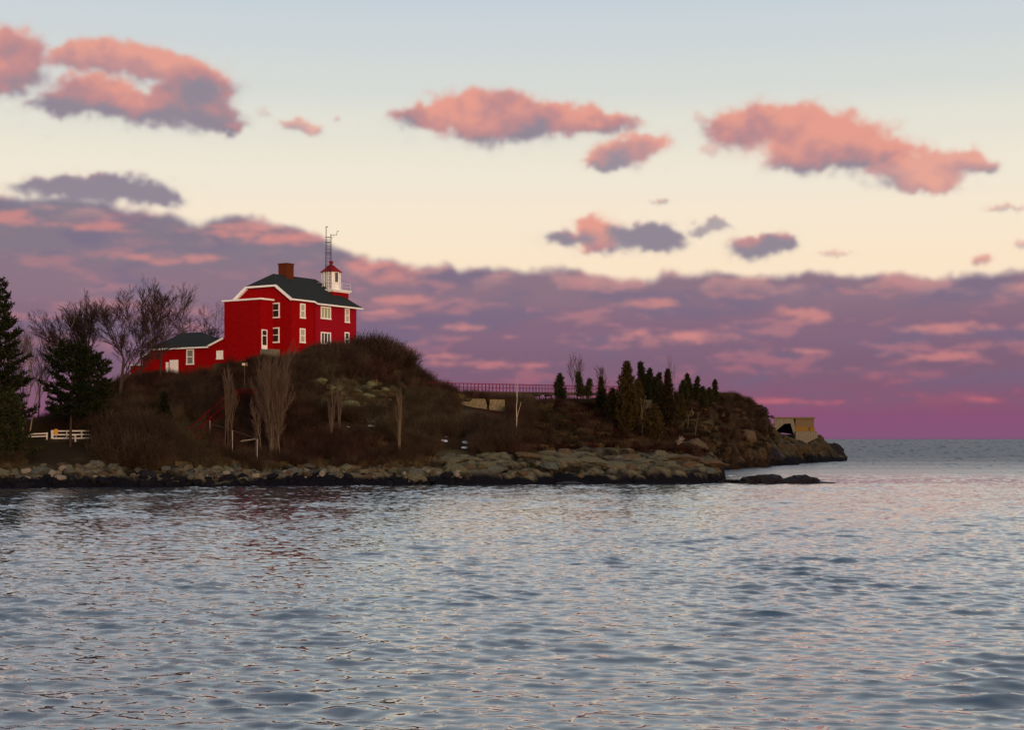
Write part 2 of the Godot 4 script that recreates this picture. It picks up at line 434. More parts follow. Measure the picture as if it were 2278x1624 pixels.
func soil(x: float, y: float, z: float) -> Color:               # ground colour there, groove shade painted in (linear)
	var d := -z
	var u := 1139.0 + x * F / d
	var r := rocky(u, d, base_height(u, d))
	var a := n_soft.get_noise_2d(x * 3.0, z * 3.0); var b := n_fine.get_noise_2d(x * 1.3, z * 1.3)
	var c := Color(0.040, 0.029, 0.018).lerp(Color(0.085, 0.068, 0.034), smoothstep(-0.1, 0.35, a))
	c = c.lerp(Color(0.055, 0.018, 0.012), smoothstep(0.12, 0.4, n_soft.get_noise_2d(x * 1.7 + 90.0, z * 1.7)) * 0.8)
	var f3 := n_fine.get_noise_3d(x * 0.7, y * 1.4, z * 0.7); var g3 := n_soft.get_noise_3d(x * 4.0, y * 9.0, z * 4.0)
	var rock := Color(0.155, 0.135, 0.085).lerp(Color(0.075, 0.068, 0.050), smoothstep(-0.25, 0.3, f3)).lerp(Color(0.12, 0.11, 0.055), smoothstep(0.05, 0.4, g3) * 0.6)
	rock = rock.lerp(Color(0.022, 0.018, 0.013), smoothstep(0.05, 0.35, n_fine.get_noise_3d(x * 1.5 + 40.0, y * 2.6, z * 1.5)) * 0.75)
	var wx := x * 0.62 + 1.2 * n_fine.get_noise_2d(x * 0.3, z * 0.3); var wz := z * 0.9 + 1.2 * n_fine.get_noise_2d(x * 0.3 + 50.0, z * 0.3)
	rock = rock.lerp(Color(0.016, 0.013, 0.009), smoothstep(0.16, 0.05, n_cell.get_noise_2d(wx, wz) + 1.0) * 0.9)  # shade in the grooves between blocks, painted into the rock colour
	if u > 1600.0:
		rock = rock.lerp(Color(0.03, 0.02, 0.012), 0.55)
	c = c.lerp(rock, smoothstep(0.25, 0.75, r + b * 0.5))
	# rock kept wet and dark by the waves, up to an uneven line
	var wet := smoothstep(0.14, -0.14, y - ((0.95 if u < 1600.0 else 1.5) + 0.9 * n_soft.get_noise_2d(x * 2.5, 7.0) + 0.5 * f3))
	return c.lerp(Color(0.008, 0.009, 0.012), wet)

# ------------------------------------------------------------------ water
func make_water() -> void:
	var r := RandomNumberGenerator.new()
	r.seed = 31
	var N := 36
	var kx := PackedFloat32Array(); var kz := PackedFloat32Array(); var amp := PackedFloat32Array(); var ph := PackedFloat32Array()
	for i in N:
		var t := (i + 0.5) / N
		var wl := exp(lerpf(log(0.28), log(0.85), t * 2.0)) if t < 0.5 else exp(lerpf(log(0.7), log(2.1), t * 2.0 - 1.0))
		var ang := r.randfn(0.12, 0.6 if t < 0.5 else 0.42)
		var k := TAU / wl
		kx.append(k * sin(ang)); kz.append(k * cos(ang))
		amp.append(wl * (0.0076 if t < 0.5 else 0.0062)); ph.append(r.randf() * TAU)
	var rows := PackedFloat32Array()
	var d := -14.0
	while d < 20.0:
		rows.append(d); d += 2.0
	d = 20.0
	while d < 60000.0:
		rows.append(d)
		d += 0.13 if d < 60.0 else (0.18 if d < 172.0 else clampf(d * d / 7650.0 * 0.62, 0.1, d * 0.25) * smoothstep(140.0, 230.0, d) + 0.05)
	var cols := 540
	var nz := rows.size()
	var v := PackedVector3Array(); var n := PackedVector3Array()
	v.resize(nz * cols); n.resize(nz * cols)
	for j in nz:
		var dd := rows[j]
		var half := maxf(dd, 20.0) * 0.36 + 10.0
		var far := smoothstep(9000.0, 2500.0, dd)
		for i in cols:
			var s := (i / float(cols - 1)) * 2.0 - 1.0
			var x := half * s
			if absf(s) > 0.97:
				x = signf(s) * (half + (absf(s) - 0.97) / 0.03 * maxf(dd * 2.5, 150.0))
			var z := -dd
			var y := 0.0; var sx := 0.0; var sz := 0.0
			if dd > 15.0:
				var gust := 1.0 + 0.75 * n_soft.get_noise_2d(x * 0.35 + 200.0, z * 0.12) + 0.5 * n_soft.get_noise_2d(x * 1.2, z * 0.6)
				var open := smoothstep(20.0, 75.0, x - (dd - 240.0) * -0.15) * smoothstep(200.0, 330.0, dd)
				var g := maxf(gust, 0.15) * (0.92 + 0.8 * open) * lerpf(1.02, 0.5, smoothstep(35.0, 110.0, dd))
				var pack := 0.55 + 1.15 * smoothstep(-0.15, 0.5, n_soft.get_noise_2d(x * 4.2 + 31.0, z * 2.6))
				for w in N:
					var a := kx[w] * x + kz[w] * z + ph[w]
					var q := amp[w] * g * (pack if w * 2 >= N else 1.0)
					var cs := cos(a) * q
					y += sin(a) * q
					sx += kx[w] * cs; sz += kz[w] * cs
			# crests are steeper than troughs
			var e := 1.0 + clampf(y * 6.0, -0.4, 0.6)
			v[j * cols + i] = Vector3(x, y * far, z)
			n[j * cols + i] = Vector3(-sx * e, 1.0, -sz * e).normalized()
	# ripples too fine for the sheet at that distance are left to the surface's roughness
	var m := ArrayMesh.new()
	var j0 := 0
	for band in [[32.0, 0.06, 0.6], [38.0, 0.065, 0.7], [46.0, 0.07, 0.8], [58.0, 0.08, 0.9], [72.0, 0.09, 1.0], [90.0, 0.10, 1.0], [115.0, 0.11, 1.0], [172.0, 0.12, 1.0], [190.0, 0.16, 0.9], [205.0, 0.20, 0.8], [220.0, 0.24, 0.7], [250.0, 0.29, 0.5], [290.0, 0.33, 0.3], [340.0, 0.37, 0.15], [400.0, 0.41, 0.0], [1e9, 0.45, 0.0]]:
		var j1 := j0
		while j1 < nz - 1 and rows[j1] < float(band[0]):
			j1 += 1
		var idx := PackedInt32Array()
		idx.resize((j1 - j0) * (cols - 1) * 6)
		var t := 0
		for j in j1 - j0:
			for i in cols - 1:
				var a := j * cols + i
				idx[t] = a; idx[t + 1] = a + cols; idx[t + 2] = a + 1
				idx[t + 3] = a + 1; idx[t + 4] = a + cols; idx[t + 5] = a + cols + 1
				t += 6
		var arr := []
		arr.resize(Mesh.ARRAY_MAX)
		arr[Mesh.ARRAY_VERTEX] = v.slice(j0 * cols, (j1 + 1) * cols); arr[Mesh.ARRAY_NORMAL] = n.slice(j0 * cols, (j1 + 1) * cols); arr[Mesh.ARRAY_INDEX] = idx
		m.add_surface_from_arrays(Mesh.PRIMITIVE_TRIANGLES, arr)
		var w: StandardMaterial3D = M.water.duplicate()
		w.roughness = band[1]; w.clearcoat_roughness = band[1]; w.clearcoat = band[2]; w.metallic_specular = lerpf(0.4, 0.9, band[2])
		m.surface_set_material(m.get_surface_count() - 1, w)
		j0 = j1
	var o := obj("water", m, null)
	o.set_meta("kind", "structure")
	o.set_meta("label", "rippled lake water reflecting the dusk sky")

# ------------------------------------------------------------------ setting up
func _ready() -> void:
	rng.seed = 4
	var cam := Camera3D.new()
	cam.name = "camera"
	cam.projection = Camera3D.PROJECTION_FRUSTUM
	cam.near = 0.1; cam.far = 80000.0
	cam.size = 2.0 * 0.1 * 812.0 / F
	cam.frustum_offset = Vector2(0, 0.1 * (HORIZON - 812.0) / F)
	cam.position = Vector3(0, EYE, 0)
	add_child(cam)
	cam.current = true
	var env := Environment.new()
	env.background_mode = Environment.BG_SKY
	env.sky = make_sky()
	env.background_energy_multiplier = 1.0
	env.tonemap_mode = Environment.TONE_MAPPER_LINEAR
	env.tonemap_exposure = 1.0
	env.sdfgi_enabled = true; env.ssao_enabled = true; env.ssil_enabled = true
	var we := WorldEnvironment.new()
	we.name = "environment"; we.environment = env
	add_child(we)
	var sun := DirectionalLight3D.new()
	sun.name = "sun"
	sun.light_energy = 0.6; sun.light_color = Color(1.0, 0.78, 0.62); sun.light_angular_distance = 12.0
	sun.shadow_enabled = true
	sun.rotation_degrees = Vector3(-6, 24, 0)
	add_child(sun)
	n_soft = noise(3, 0.03, FastNoiseLite.TYPE_SIMPLEX_SMOOTH, 4)
	n_fine = noise(9, 0.45, FastNoiseLite.TYPE_SIMPLEX_SMOOTH, 3)
	n_ridge = noise(14, 0.16, FastNoiseLite.TYPE_SIMPLEX_SMOOTH, 4)
	n_ridge.fractal_type = FastNoiseLite.FRACTAL_RIDGED
	n_cell = noise(6, 0.30, FastNoiseLite.TYPE_CELLULAR, 1)
	n_cell.fractal_type = FastNoiseLite.FRACTAL_NONE
	n_block = noise(6, 0.30, FastNoiseLite.TYPE_CELLULAR, 1)
	n_block.fractal_type = FastNoiseLite.FRACTAL_NONE
	n_block.cellular_return_type = FastNoiseLite.RETURN_CELL_VALUE
	n_cell.cellular_return_type = FastNoiseLite.RETURN_DISTANCE2_SUB
	make_materials()
	make_water()
	make_ground()
	print("setting done ", Time.get_ticks_msec())
	make_house()
	make_outbuilding()
	make_tower()
	make_walkway()
	print("buildings done ", Time.get_ticks_msec())
	make_trees()
	print("trees done ", Time.get_ticks_msec())
	make_rocks()
	make_small_things()
	make_scrub()
	print("all done ", Time.get_ticks_msec())

func make_materials() -> void:
	var w := StandardMaterial3D.new()
	w.albedo_color = lin(0.010, 0.030, 0.055)
	w.roughness = 0.30
	w.metallic_specular = 0.9
	w.clearcoat_enabled = true; w.clearcoat = 1.0; w.clearcoat_roughness = 0.2
	M.water = w
	M.ground = mat(Color(0.5, 0.5, 0.5), Color(1, 1, 1), 1.3, 0.95, 7.0, 40, true)
	M.red = mat(Color(0.225, 0.0022, 0.003), Color(0.285, 0.003, 0.004), 3.0, 0.75, 0.6, 50)
	M.red_brick = mat(Color(0.22, 0.0045, 0.011), Color(0.31, 0.008, 0.018), 0.9, 0.7, 1.2, 51)
	M.white = mat(Color(0.76, 0.76, 0.72), Color(0.86, 0.86, 0.82), 1.5, 0.6, 0.0, 52)
	M.shingle = mat(Color(0.018, 0.022, 0.022), Color(0.034, 0.040, 0.039), 1.1, 0.9, 1.5, 53)
	M.brick = mat(Color(0.07, 0.018, 0.008), Color(0.13, 0.035, 0.014), 0.8, 0.9, 1.5, 54)
	M.red_roof = mat(Color(0.20, 0.008, 0.012), Color(0.27, 0.012, 0.018), 0.8, 0.5, 0.0, 55)
	var g := StandardMaterial3D.new()
	g.albedo_color = lin(0.02, 0.022, 0.022); g.roughness = 0.04
	M.pane = g
	var pb := StandardMaterial3D.new()
	pb.albedo_color = lin(0.36, 0.36, 0.26); pb.roughness = 0.08
	M.pane_pale = pb  # pale cream of the side panes put into their base colour
	var pg := StandardMaterial3D.new()
	pg.albedo_color = lin(0.28, 0.32, 0.14); pg.roughness = 0.08
	M.pane_green = pg
	M.blind = plain(Color(0.42, 0.44, 0.26), 0.7)
	M.iron = plain(Color(0.035, 0.025, 0.02), 0.6)
	M.rail = plain(Color(0.20, 0.02, 0.045), 0.6)
	M.timber = mat(Color(0.06, 0.04, 0.03), Color(0.10, 0.07, 0.05), 0.8, 0.9, 0.0, 56)
	M.stone = mat(Color(0.10, 0.092, 0.065), Color(0.21, 0.19, 0.14), 1.6, 0.95, 4.0, 57)
	M.bark = plain(Color(1, 1, 1), 0.95, true)
	M.leaf = plain(Color(1, 1, 1), 0.8, true)
	M.leaf.backlight = Color(0.12, 0.12, 0.06)
	M.rock = [mat(Color(0.055, 0.052, 0.032), Color(0.13, 0.12, 0.075), 0.9, 0.95, 3.0, 60), mat(Color(0.045, 0.05, 0.042), Color(0.10, 0.105, 0.088), 0.9, 0.95, 3.0, 61), mat(Color(0.05, 0.036, 0.022), Color(0.105, 0.078, 0.048), 0.9, 0.95, 3.0, 62)]
	M.cliff = mat(Color(0.022, 0.016, 0.010), Color(0.085, 0.07, 0.042), 0.7, 0.95, 4.0, 70)
	M.lichen = mat(Color(0.045, 0.046, 0.022), Color(0.15, 0.155, 0.085), 0.8, 0.95, 3.0, 63)
	M.wet_rock = mat(Color(0.006, 0.006, 0.008), Color(0.022, 0.016, 0.019), 0.9, 0.5, 3.0, 64)
	M.wet_rock.metallic_specular = 0.15
	M.snow = plain(Color(0.75, 0.78, 0.82), 0.7)
	M.fence = mat(Color(0.5, 0.5, 0.48), Color(0.66, 0.66, 0.63), 0.5, 0.8, 0.0, 65)
	M.galvanised = plain(Color(0.36, 0.37, 0.36), 0.5)
	M.sign = plain(Color(0.55, 0.30, 0.03), 0.6)
	M.ochre = mat(Color(0.13, 0.075, 0.015), Color(0.22, 0.13, 0.03), 0.7, 0.95, 0.0, 66)
	M.boards = mat(Color(0.10, 0.075, 0.04), Color(0.16, 0.12, 0.07), 1.2, 0.95, 0.0, 67)
	M.lamp_glass = plain(Color(0.5, 0.5, 0.46), 0.3)
	M.pale_wood = mat(Color(0.22, 0.21, 0.20), Color(0.36, 0.34, 0.33), 0.6, 0.9, 0.0, 68)
	M.stair = mat(Color(0.085, 0.004, 0.005), Color(0.13, 0.006, 0.007), 0.9, 0.8, 0.0, 69)
	M.concrete = mat(Color(0.12, 0.10, 0.055), Color(0.20, 0.17, 0.10), 2.2, 0.95, 4.0, 58)

# ------------------------------------------------------------------ the house
func sash(parent: Node, x0: float, x1: float, y0: float, y1: float, face: String, depth: float, style := "sash", glass: Material = null) -> void:
	if glass == null:
		glass = M.pane
	# a window in the wall: frame (outer boards, meeting rail) and panes; face "z" looks along +z, "x" along +x
	var f := MB.new()
	var put := func(b: MB, a0: float, a1: float, b0: float, b1: float, p0: float, p1: float) -> void:
		if face == "z":
			b.span(Vector3(a0, b0, depth + p0), Vector3(a1, b1, depth + p1))
		else:
			b.span(Vector3(depth + p0, b0, a0), Vector3(depth + p1, b1, a1))
	var t := 0.16
	put.call(f, x0, x0 + t, y0, y1, -0.02, 0.09); put.call(f, x1 - t, x1, y0, y1, -0.02, 0.09)
	put.call(f, x0 + t, x1 - t, y1 - t, y1, -0.02, 0.088); put.call(f, x0 - 0.05, x1 + 0.05, y0 - 0.06, y0 + t - 0.04, -0.02, 0.13)
	var w := Node3D.new()
	w.name = "window"
	parent.add_child(w, true)
	if style == "triple":
		for k in [1.0, 2.0]:
			var xm: float = lerpf(x0, x1, k / 3.0)
			put.call(f, xm - 0.06, xm + 0.06, y0 + t - 0.03, y1 - t, -0.02, 0.075)
	elif style == "sash":
		put.call(f, x0 + t, x1 - t, (y0 + y1) * 0.5 - 0.05, (y0 + y1) * 0.5 + 0.05, -0.02, 0.08)
	part("frame", f, M.white, w)
	if style == "shut":
		var s := MB.new()
		put.call(s, x0 + t, x1 - t, y0 + t - 0.04, y1 - t, -0.02, 0.05)
		part("shutter", s, M.white, w)
		return
	var n := 3 if style == "triple" else 1
	for k in n:
		var a := lerpf(x0 + t, x1 - t, float(k) / n); var b := lerpf(x0 + t, x1 - t, float(k + 1) / n)
		if style == "triple":
			var p := MB.new()
			put.call(p, a + 0.04, b - 0.04, y0 + t - 0.04, y1 - t, -0.02, 0.03)
			part("pane", p, glass, w)
		else:
			var m := (y0 + y1) * 0.5
			for q in [[y0 + t - 0.04, m - 0.04], [m + 0.04, y1 - t]]:
				var p := MB.new()
				put.call(p, a, b, q[0], q[1], -0.02, 0.03)
				part("pane", p, glass, w)

func prism(b: MB, outline: Array, z0: float, z1: float) -> void: # outline counter-clockwise seen from +z, extruded from z1 back to z0
	var f := []; var r := []
	for p in outline:
		f.append(Vector3(p.x, p.y, z1)); r.append(Vector3(p.x, p.y, z0))
	b.poly(f)
	var rr := r.duplicate(); rr.reverse()
	b.poly(rr)
	for i in outline.size():
		var k := (i + 1) % outline.size()
		b.quad(f[i], r[i], r[k], f[k])

func slab(b: MB, p: Array, thick: float) -> void:                # a roof plane with thickness; p counter-clockwise from above
	var low := []
	for q in p:
		low.append(q - Vector3(0, thick, 0))
	b.poly(p)
	var rr := low.duplicate(); rr.reverse()
	b.poly(rr)
	for i in p.size():
		var k := (i + 1) % p.size()
		b.quad(p[i], low[i], low[k], p[k])

const BASE := 14.0
const HOUSE := Vector3(-28.77, BASE, -200.0)
const TURN := -0.57596

func make_house() -> void:
	var h := thing("keepers_house", "large red two storey house with dark roof and white window frames on the hill", "house", HOUSE, TURN)
	var Y := func(y: float) -> float: return y - BASE
	var ev: float = Y.call(23.38); var kl: float = Y.call(25.36); var rg: float = Y.call(27.12)
	var b := MB.new()
	prism(b, [Vector2(-10.1, 0.2), Vector2(0, 0.2), Vector2(0, ev), Vector2(-2.43, kl - 0.25), Vector2(-7.67, kl - 0.25), Vector2(-10.1, ev)], -4.42, 0.0)
	part("gable_wall", b, M.red, h)
	b = MB.new()
	b.span(Vector3(-10.1, 0.2, -13.0), Vector3(0.35, Y.call(23.2), -4.42))
	part("brick_wall", b, M.red_brick, h)
	b = MB.new()
	b.span(Vector3(-9.65, 0.2, -0.05), Vector3(-3.16, Y.call(23.22), 2.4))
	part("flat_roofed_wing", b, M.red, h)
	b = MB.new()
	b.span(Vector3(-9.92, Y.call(23.22), 0.003), Vector3(-2.95, Y.call(23.44), 2.62))
	part("wing_cornice", b, M.white, h)
	# lean-to on the left
	b = MB.new()
	prism(b, [Vector2(-12.4, -1.4), Vector2(-9.65, -1.4), Vector2(-9.65, Y.call(18.45)), Vector2(-12.4, Y.call(17.5))], -0.6, 2.397)
	part("lean_to", b, M.red, h)
	b = MB.new()
	var la := Vector3(-12.65, Y.call(17.45), 0); var lb := Vector3(-9.66, Y.call(18.5), 0)
	slab(b, [Vector3(la.x, la.y, 2.6), Vector3(lb.x, lb.y, 2.6), Vector3(lb.x, lb.y, -0.8), Vector3(la.x, la.y, -0.8)], 0.08)
	part("lean_to_roof", b, M.shingle, h)
	b = MB.new()
	b.beam(Vector3(la.x, la.y - 0.1, 2.62), Vector3(lb.x, lb.y - 0.1, 2.62), 0.05, 0.26)
	part("rake_board", b, M.white, h)
	# roof
	var e1 := Vector3(0.36, ev + 0.02, 0.38); var k1 := Vector3(-2.43, kl, 0.38); var k2 := Vector3(-7.67, kl, 0.38); var e3 := Vector3(-10.46, ev + 0.02, 0.38)
	var a1 := Vector3(-5.05, rg, -2.1); var a2 := Vector3(-5.05, rg, -10.7)
	var e2 := Vector3(0.36, ev + 0.02, -13.55); var e4 := Vector3(-10.46, ev + 0.02, -13.55)
	b = MB.new()
	slab(b, [e1, e2, a2, a1, k1], 0.16)
	slab(b, [k1, a1, k2], 0.16)
	slab(b, [k2, a1, a2, e4, e3], 0.16)
	slab(b, [a2, e2, e4], 0.16)
	slab(b, [Vector3(0.36, ev + 0.02, -4.3), Vector3(0.82, ev - 0.28, -4.3), Vector3(0.82, ev - 0.28, -13.9), Vector3(0.36, ev + 0.02, -13.55)], 0.16)
	var roof := part("roof", b, M.shingle, h)
	b = MB.new()
	b.beam(e1 + Vector3(0, -0.2, 0.02), k1 + Vector3(0, -0.2, 0.02), 0.06, 0.36)
	b.beam(k1 + Vector3(0.04, -0.17, 0.06), k2 + Vector3(-0.04, -0.17, 0.06), 0.05, 0.24)
	b.beam(k2 + Vector3(0, -0.2, 0.02), e3 + Vector3(0, -0.2, 0.02), 0.06, 0.36)
	b.beam(k2 + Vector3(0, -0.34, -0.2), e3 + Vector3(0, -0.34, -0.2), 0.4, 0.1)
	b.beam(e1 + Vector3(0.0, -0.15, 0.03), Vector3(e1.x, e1.y - 0.15, -4.3), 0.07, 0.2)
	b.beam(Vector3(0.84, ev - 0.42, -4.26), Vector3(0.84, ev - 0.42, -13.9), 0.07, 0.2)
	b.beam(Vector3(0.3, ev - 0.12, -4.24), Vector3(0.86, ev - 0.42, -4.24), 0.06, 0.2)
	part("eaves_board", b, M.white, h)
	# chimney
	b = MB.new()
	b.span(Vector3(-5.8, Y.call(25.9), -5.35), Vector3(-4.3, Y.call(28.55), -3.95))
	var ch := part("chimney", b, M.brick, roof)
	b = MB.new()
	b.span(Vector3(-5.88, Y.call(28.55), -5.43), Vector3(-4.22, Y.call(28.70), -3.87))
	b.span(Vector3(-5.83, Y.call(28.30), -5.38), Vector3(-4.27, Y.call(28.38), -3.92))
	part("chimney_cap", b, M.brick, roof)
	# windows
	sash(h, -3.32, -2.04, Y.call(20.98), Y.call(22.95), "z", 0.0)
	sash(h, -3.36, -2.08, Y.call(17.72), Y.call(19.70), "z", 0.0)
	sash(h, -2.66, -1.64, Y.call(20.96), Y.call(22.87), "x", 0.0, "sash", M.pane_pale)
	sash(h, -2.66, -1.58, Y.call(17.72), Y.call(19.60), "x", 0.0, "sash", M.pane_pale)
	sash(h, -7.48, -5.42, Y.call(21.12), Y.call(22.75), "x", 0.35, "triple", M.pane_green)
	sash(h, -7.48, -5.42, Y.call(17.75), Y.call(19.34), "x", 0.35, "triple")
	sash(h, -11.42, -10.48, Y.call(20.93), Y.call(22.86), "x", 0.35, "sash", M.pane_pale)
	sash(h, -11.38, -10.42, Y.call(17.68), Y.call(19.60), "x", 0.35)
	sash(h, -11.0, -9.86, Y.call(15.66), Y.call(16.78), "z", 2.397, "shut")
	# glazed door on the side of the flat roofed wing
	b = MB.new()
	var door := Node3D.new(); door.name = "door"; h.add_child(door, true)
	b.span(Vector3(-3.18, Y.call(16.78), 1.24), Vector3(-3.08, Y.call(19.34), 1.36)); b.span(Vector3(-3.18, Y.call(16.78), 2.18), Vector3(-3.08, Y.call(19.34), 2.30))
	b.span(Vector3(-3.18, Y.call(19.2), 1.36), Vector3(-3.082, Y.call(19.34), 2.18)); b.span(Vector3(-3.18, Y.call(16.78), 1.36), Vector3(-3.1, Y.call(17.3), 2.18))
	b.span(Vector3(-3.18, Y.call(18.5), 1.36), Vector3(-3.1, Y.call(18.6), 2.18))
	part("frame", b, M.white, door)
	for q in [[17.3, 18.5], [18.6, 19.2]]:
		b = MB.new()
		b.span(Vector3(-3.18, Y.call(q[0]), 1.36), Vector3(-3.13, Y.call(q[1]), 2.18))
		part("pane", b, M.pane, door)
	# stone footing and doorstep
	b = MB.new()
	b.span(Vector3(-0.9, 0.0, -1.6), Vector3(0.35, Y.call(15.5), 0.3))
	part("stone_footing", b, M.stone, h)
	b = MB.new()
	b.span(Vector3(-3.16, Y.call(15.4), 0.9), Vector3(-1.2, Y.call(16.7), 2.5))
	b.span(Vector3(-3.16, Y.call(15.0), 0.7), Vector3(0.2, Y.call(15.4), 2.7))
	part("doorstep", b, M.stone, h)

func make_outbuilding() -> void:
	var o := thing("outbuilding", "low red outbuilding with dark hipped roof left of the tall house", "outbuilding", HOUSE, TURN)
	var Y := func(y: float) -> float: return y - BASE
	var ev: float = Y.call(17.42)
	var b := MB.new()
	b.span(Vector3(-23.6, -2.4, -4.4), Vector3(-12.42, ev, 2.38))
	part("wall", b, M.red, o)
	b = MB.new()
	var p := [Vector3(-24.0, ev, 2.75), Vector3(-12.2, ev, 2.75), Vector3(-12.2, ev, -4.8), Vector3(-24.0, ev, -4.8)]
	var r1 := Vector3(-20.6, Y.call(19.72), -1.0); var r2 := Vector3(-17.2, Y.call(19.72), -1.0)
	slab(b, [p[0], p[1], r2, r1], 0.14); slab(b, [p[1], p[2], r2], 0.14); slab(b, [p[2], p[3], r1, r2], 0.14); slab(b, [p[3], p[0], r1], 0.14)
	part("roof", b, M.shingle, o)
	b = MB.new()
	b.span(Vector3(-24.02, ev - 0.22, 2.7), Vector3(-12.25, ev - 0.02, 2.78))
	part("eaves_board", b, M.white, o)
	sash(o, -16.55, -15.2, Y.call(15.1), Y.call(17.14), "z", 2.38)
	b = MB.new()
	b.span(Vector3(-19.7, Y.call(12.7), 2.36), Vector3(-18.13, Y.call(15.78), 2.46))
	var dr := part("door", b, M.white, o)
	b = MB.new()
	for k in 3:
		b.span(Vector3(-19.5, Y.call(13.0 + k * 0.95), 2.455), Vector3(-18.33, Y.call(13.75 + k * 0.95), 2.475))
	part("panel", b, M.white, dr)
	b = MB.new()
	b.span(Vector3(-20.45, Y.call(12.7), 2.36), Vector3(-19.98, Y.call(15.5), 2.45))
	part("door_jamb", b, M.white, o)
	# small shed stepping down on the far left
	var s := thing("garden_shed", "small low red shed stepping down at the left end of the outbuilding", "shed", HOUSE, TURN)
	b = MB.new()
	prism(b, [Vector2(-25.2, -2.6), Vector2(-23.62, -2.6), Vector2(-23.62, Y.call(16.95)), Vector2(-25.2, Y.call(16.4))], -3.6, 2.2)
	part("tall_wall", b, M.red, s)
	b = MB.new()
	slab(b, [Vector3(-25.5, Y.call(16.36), 2.4), Vector3(-23.62, Y.call(17.02), 2.4), Vector3(-23.62, Y.call(17.02), -3.8), Vector3(-25.5, Y.call(16.36), -3.8)], 0.1)
	part("roof", b, M.shingle, s)
	b = MB.new()
	b.beam(Vector3(-25.5, Y.call(16.28), 2.42), Vector3(-23.62, Y.call(16.94), 2.42), 0.05, 0.24)
	part("rake_board", b, M.white, s)
	b = MB.new()
	b.span(Vector3(-27.6, -2.8, -2.5), Vector3(-25.2, Y.call(15.2), 2.15))
	part("low_wall", b, M.red, s)
	b = MB.new()
	b.span(Vector3(-27.85, Y.call(15.2), -2.7), Vector3(-25.2, Y.call(15.38), 2.35))
	part("low_roof", b, M.white, s)

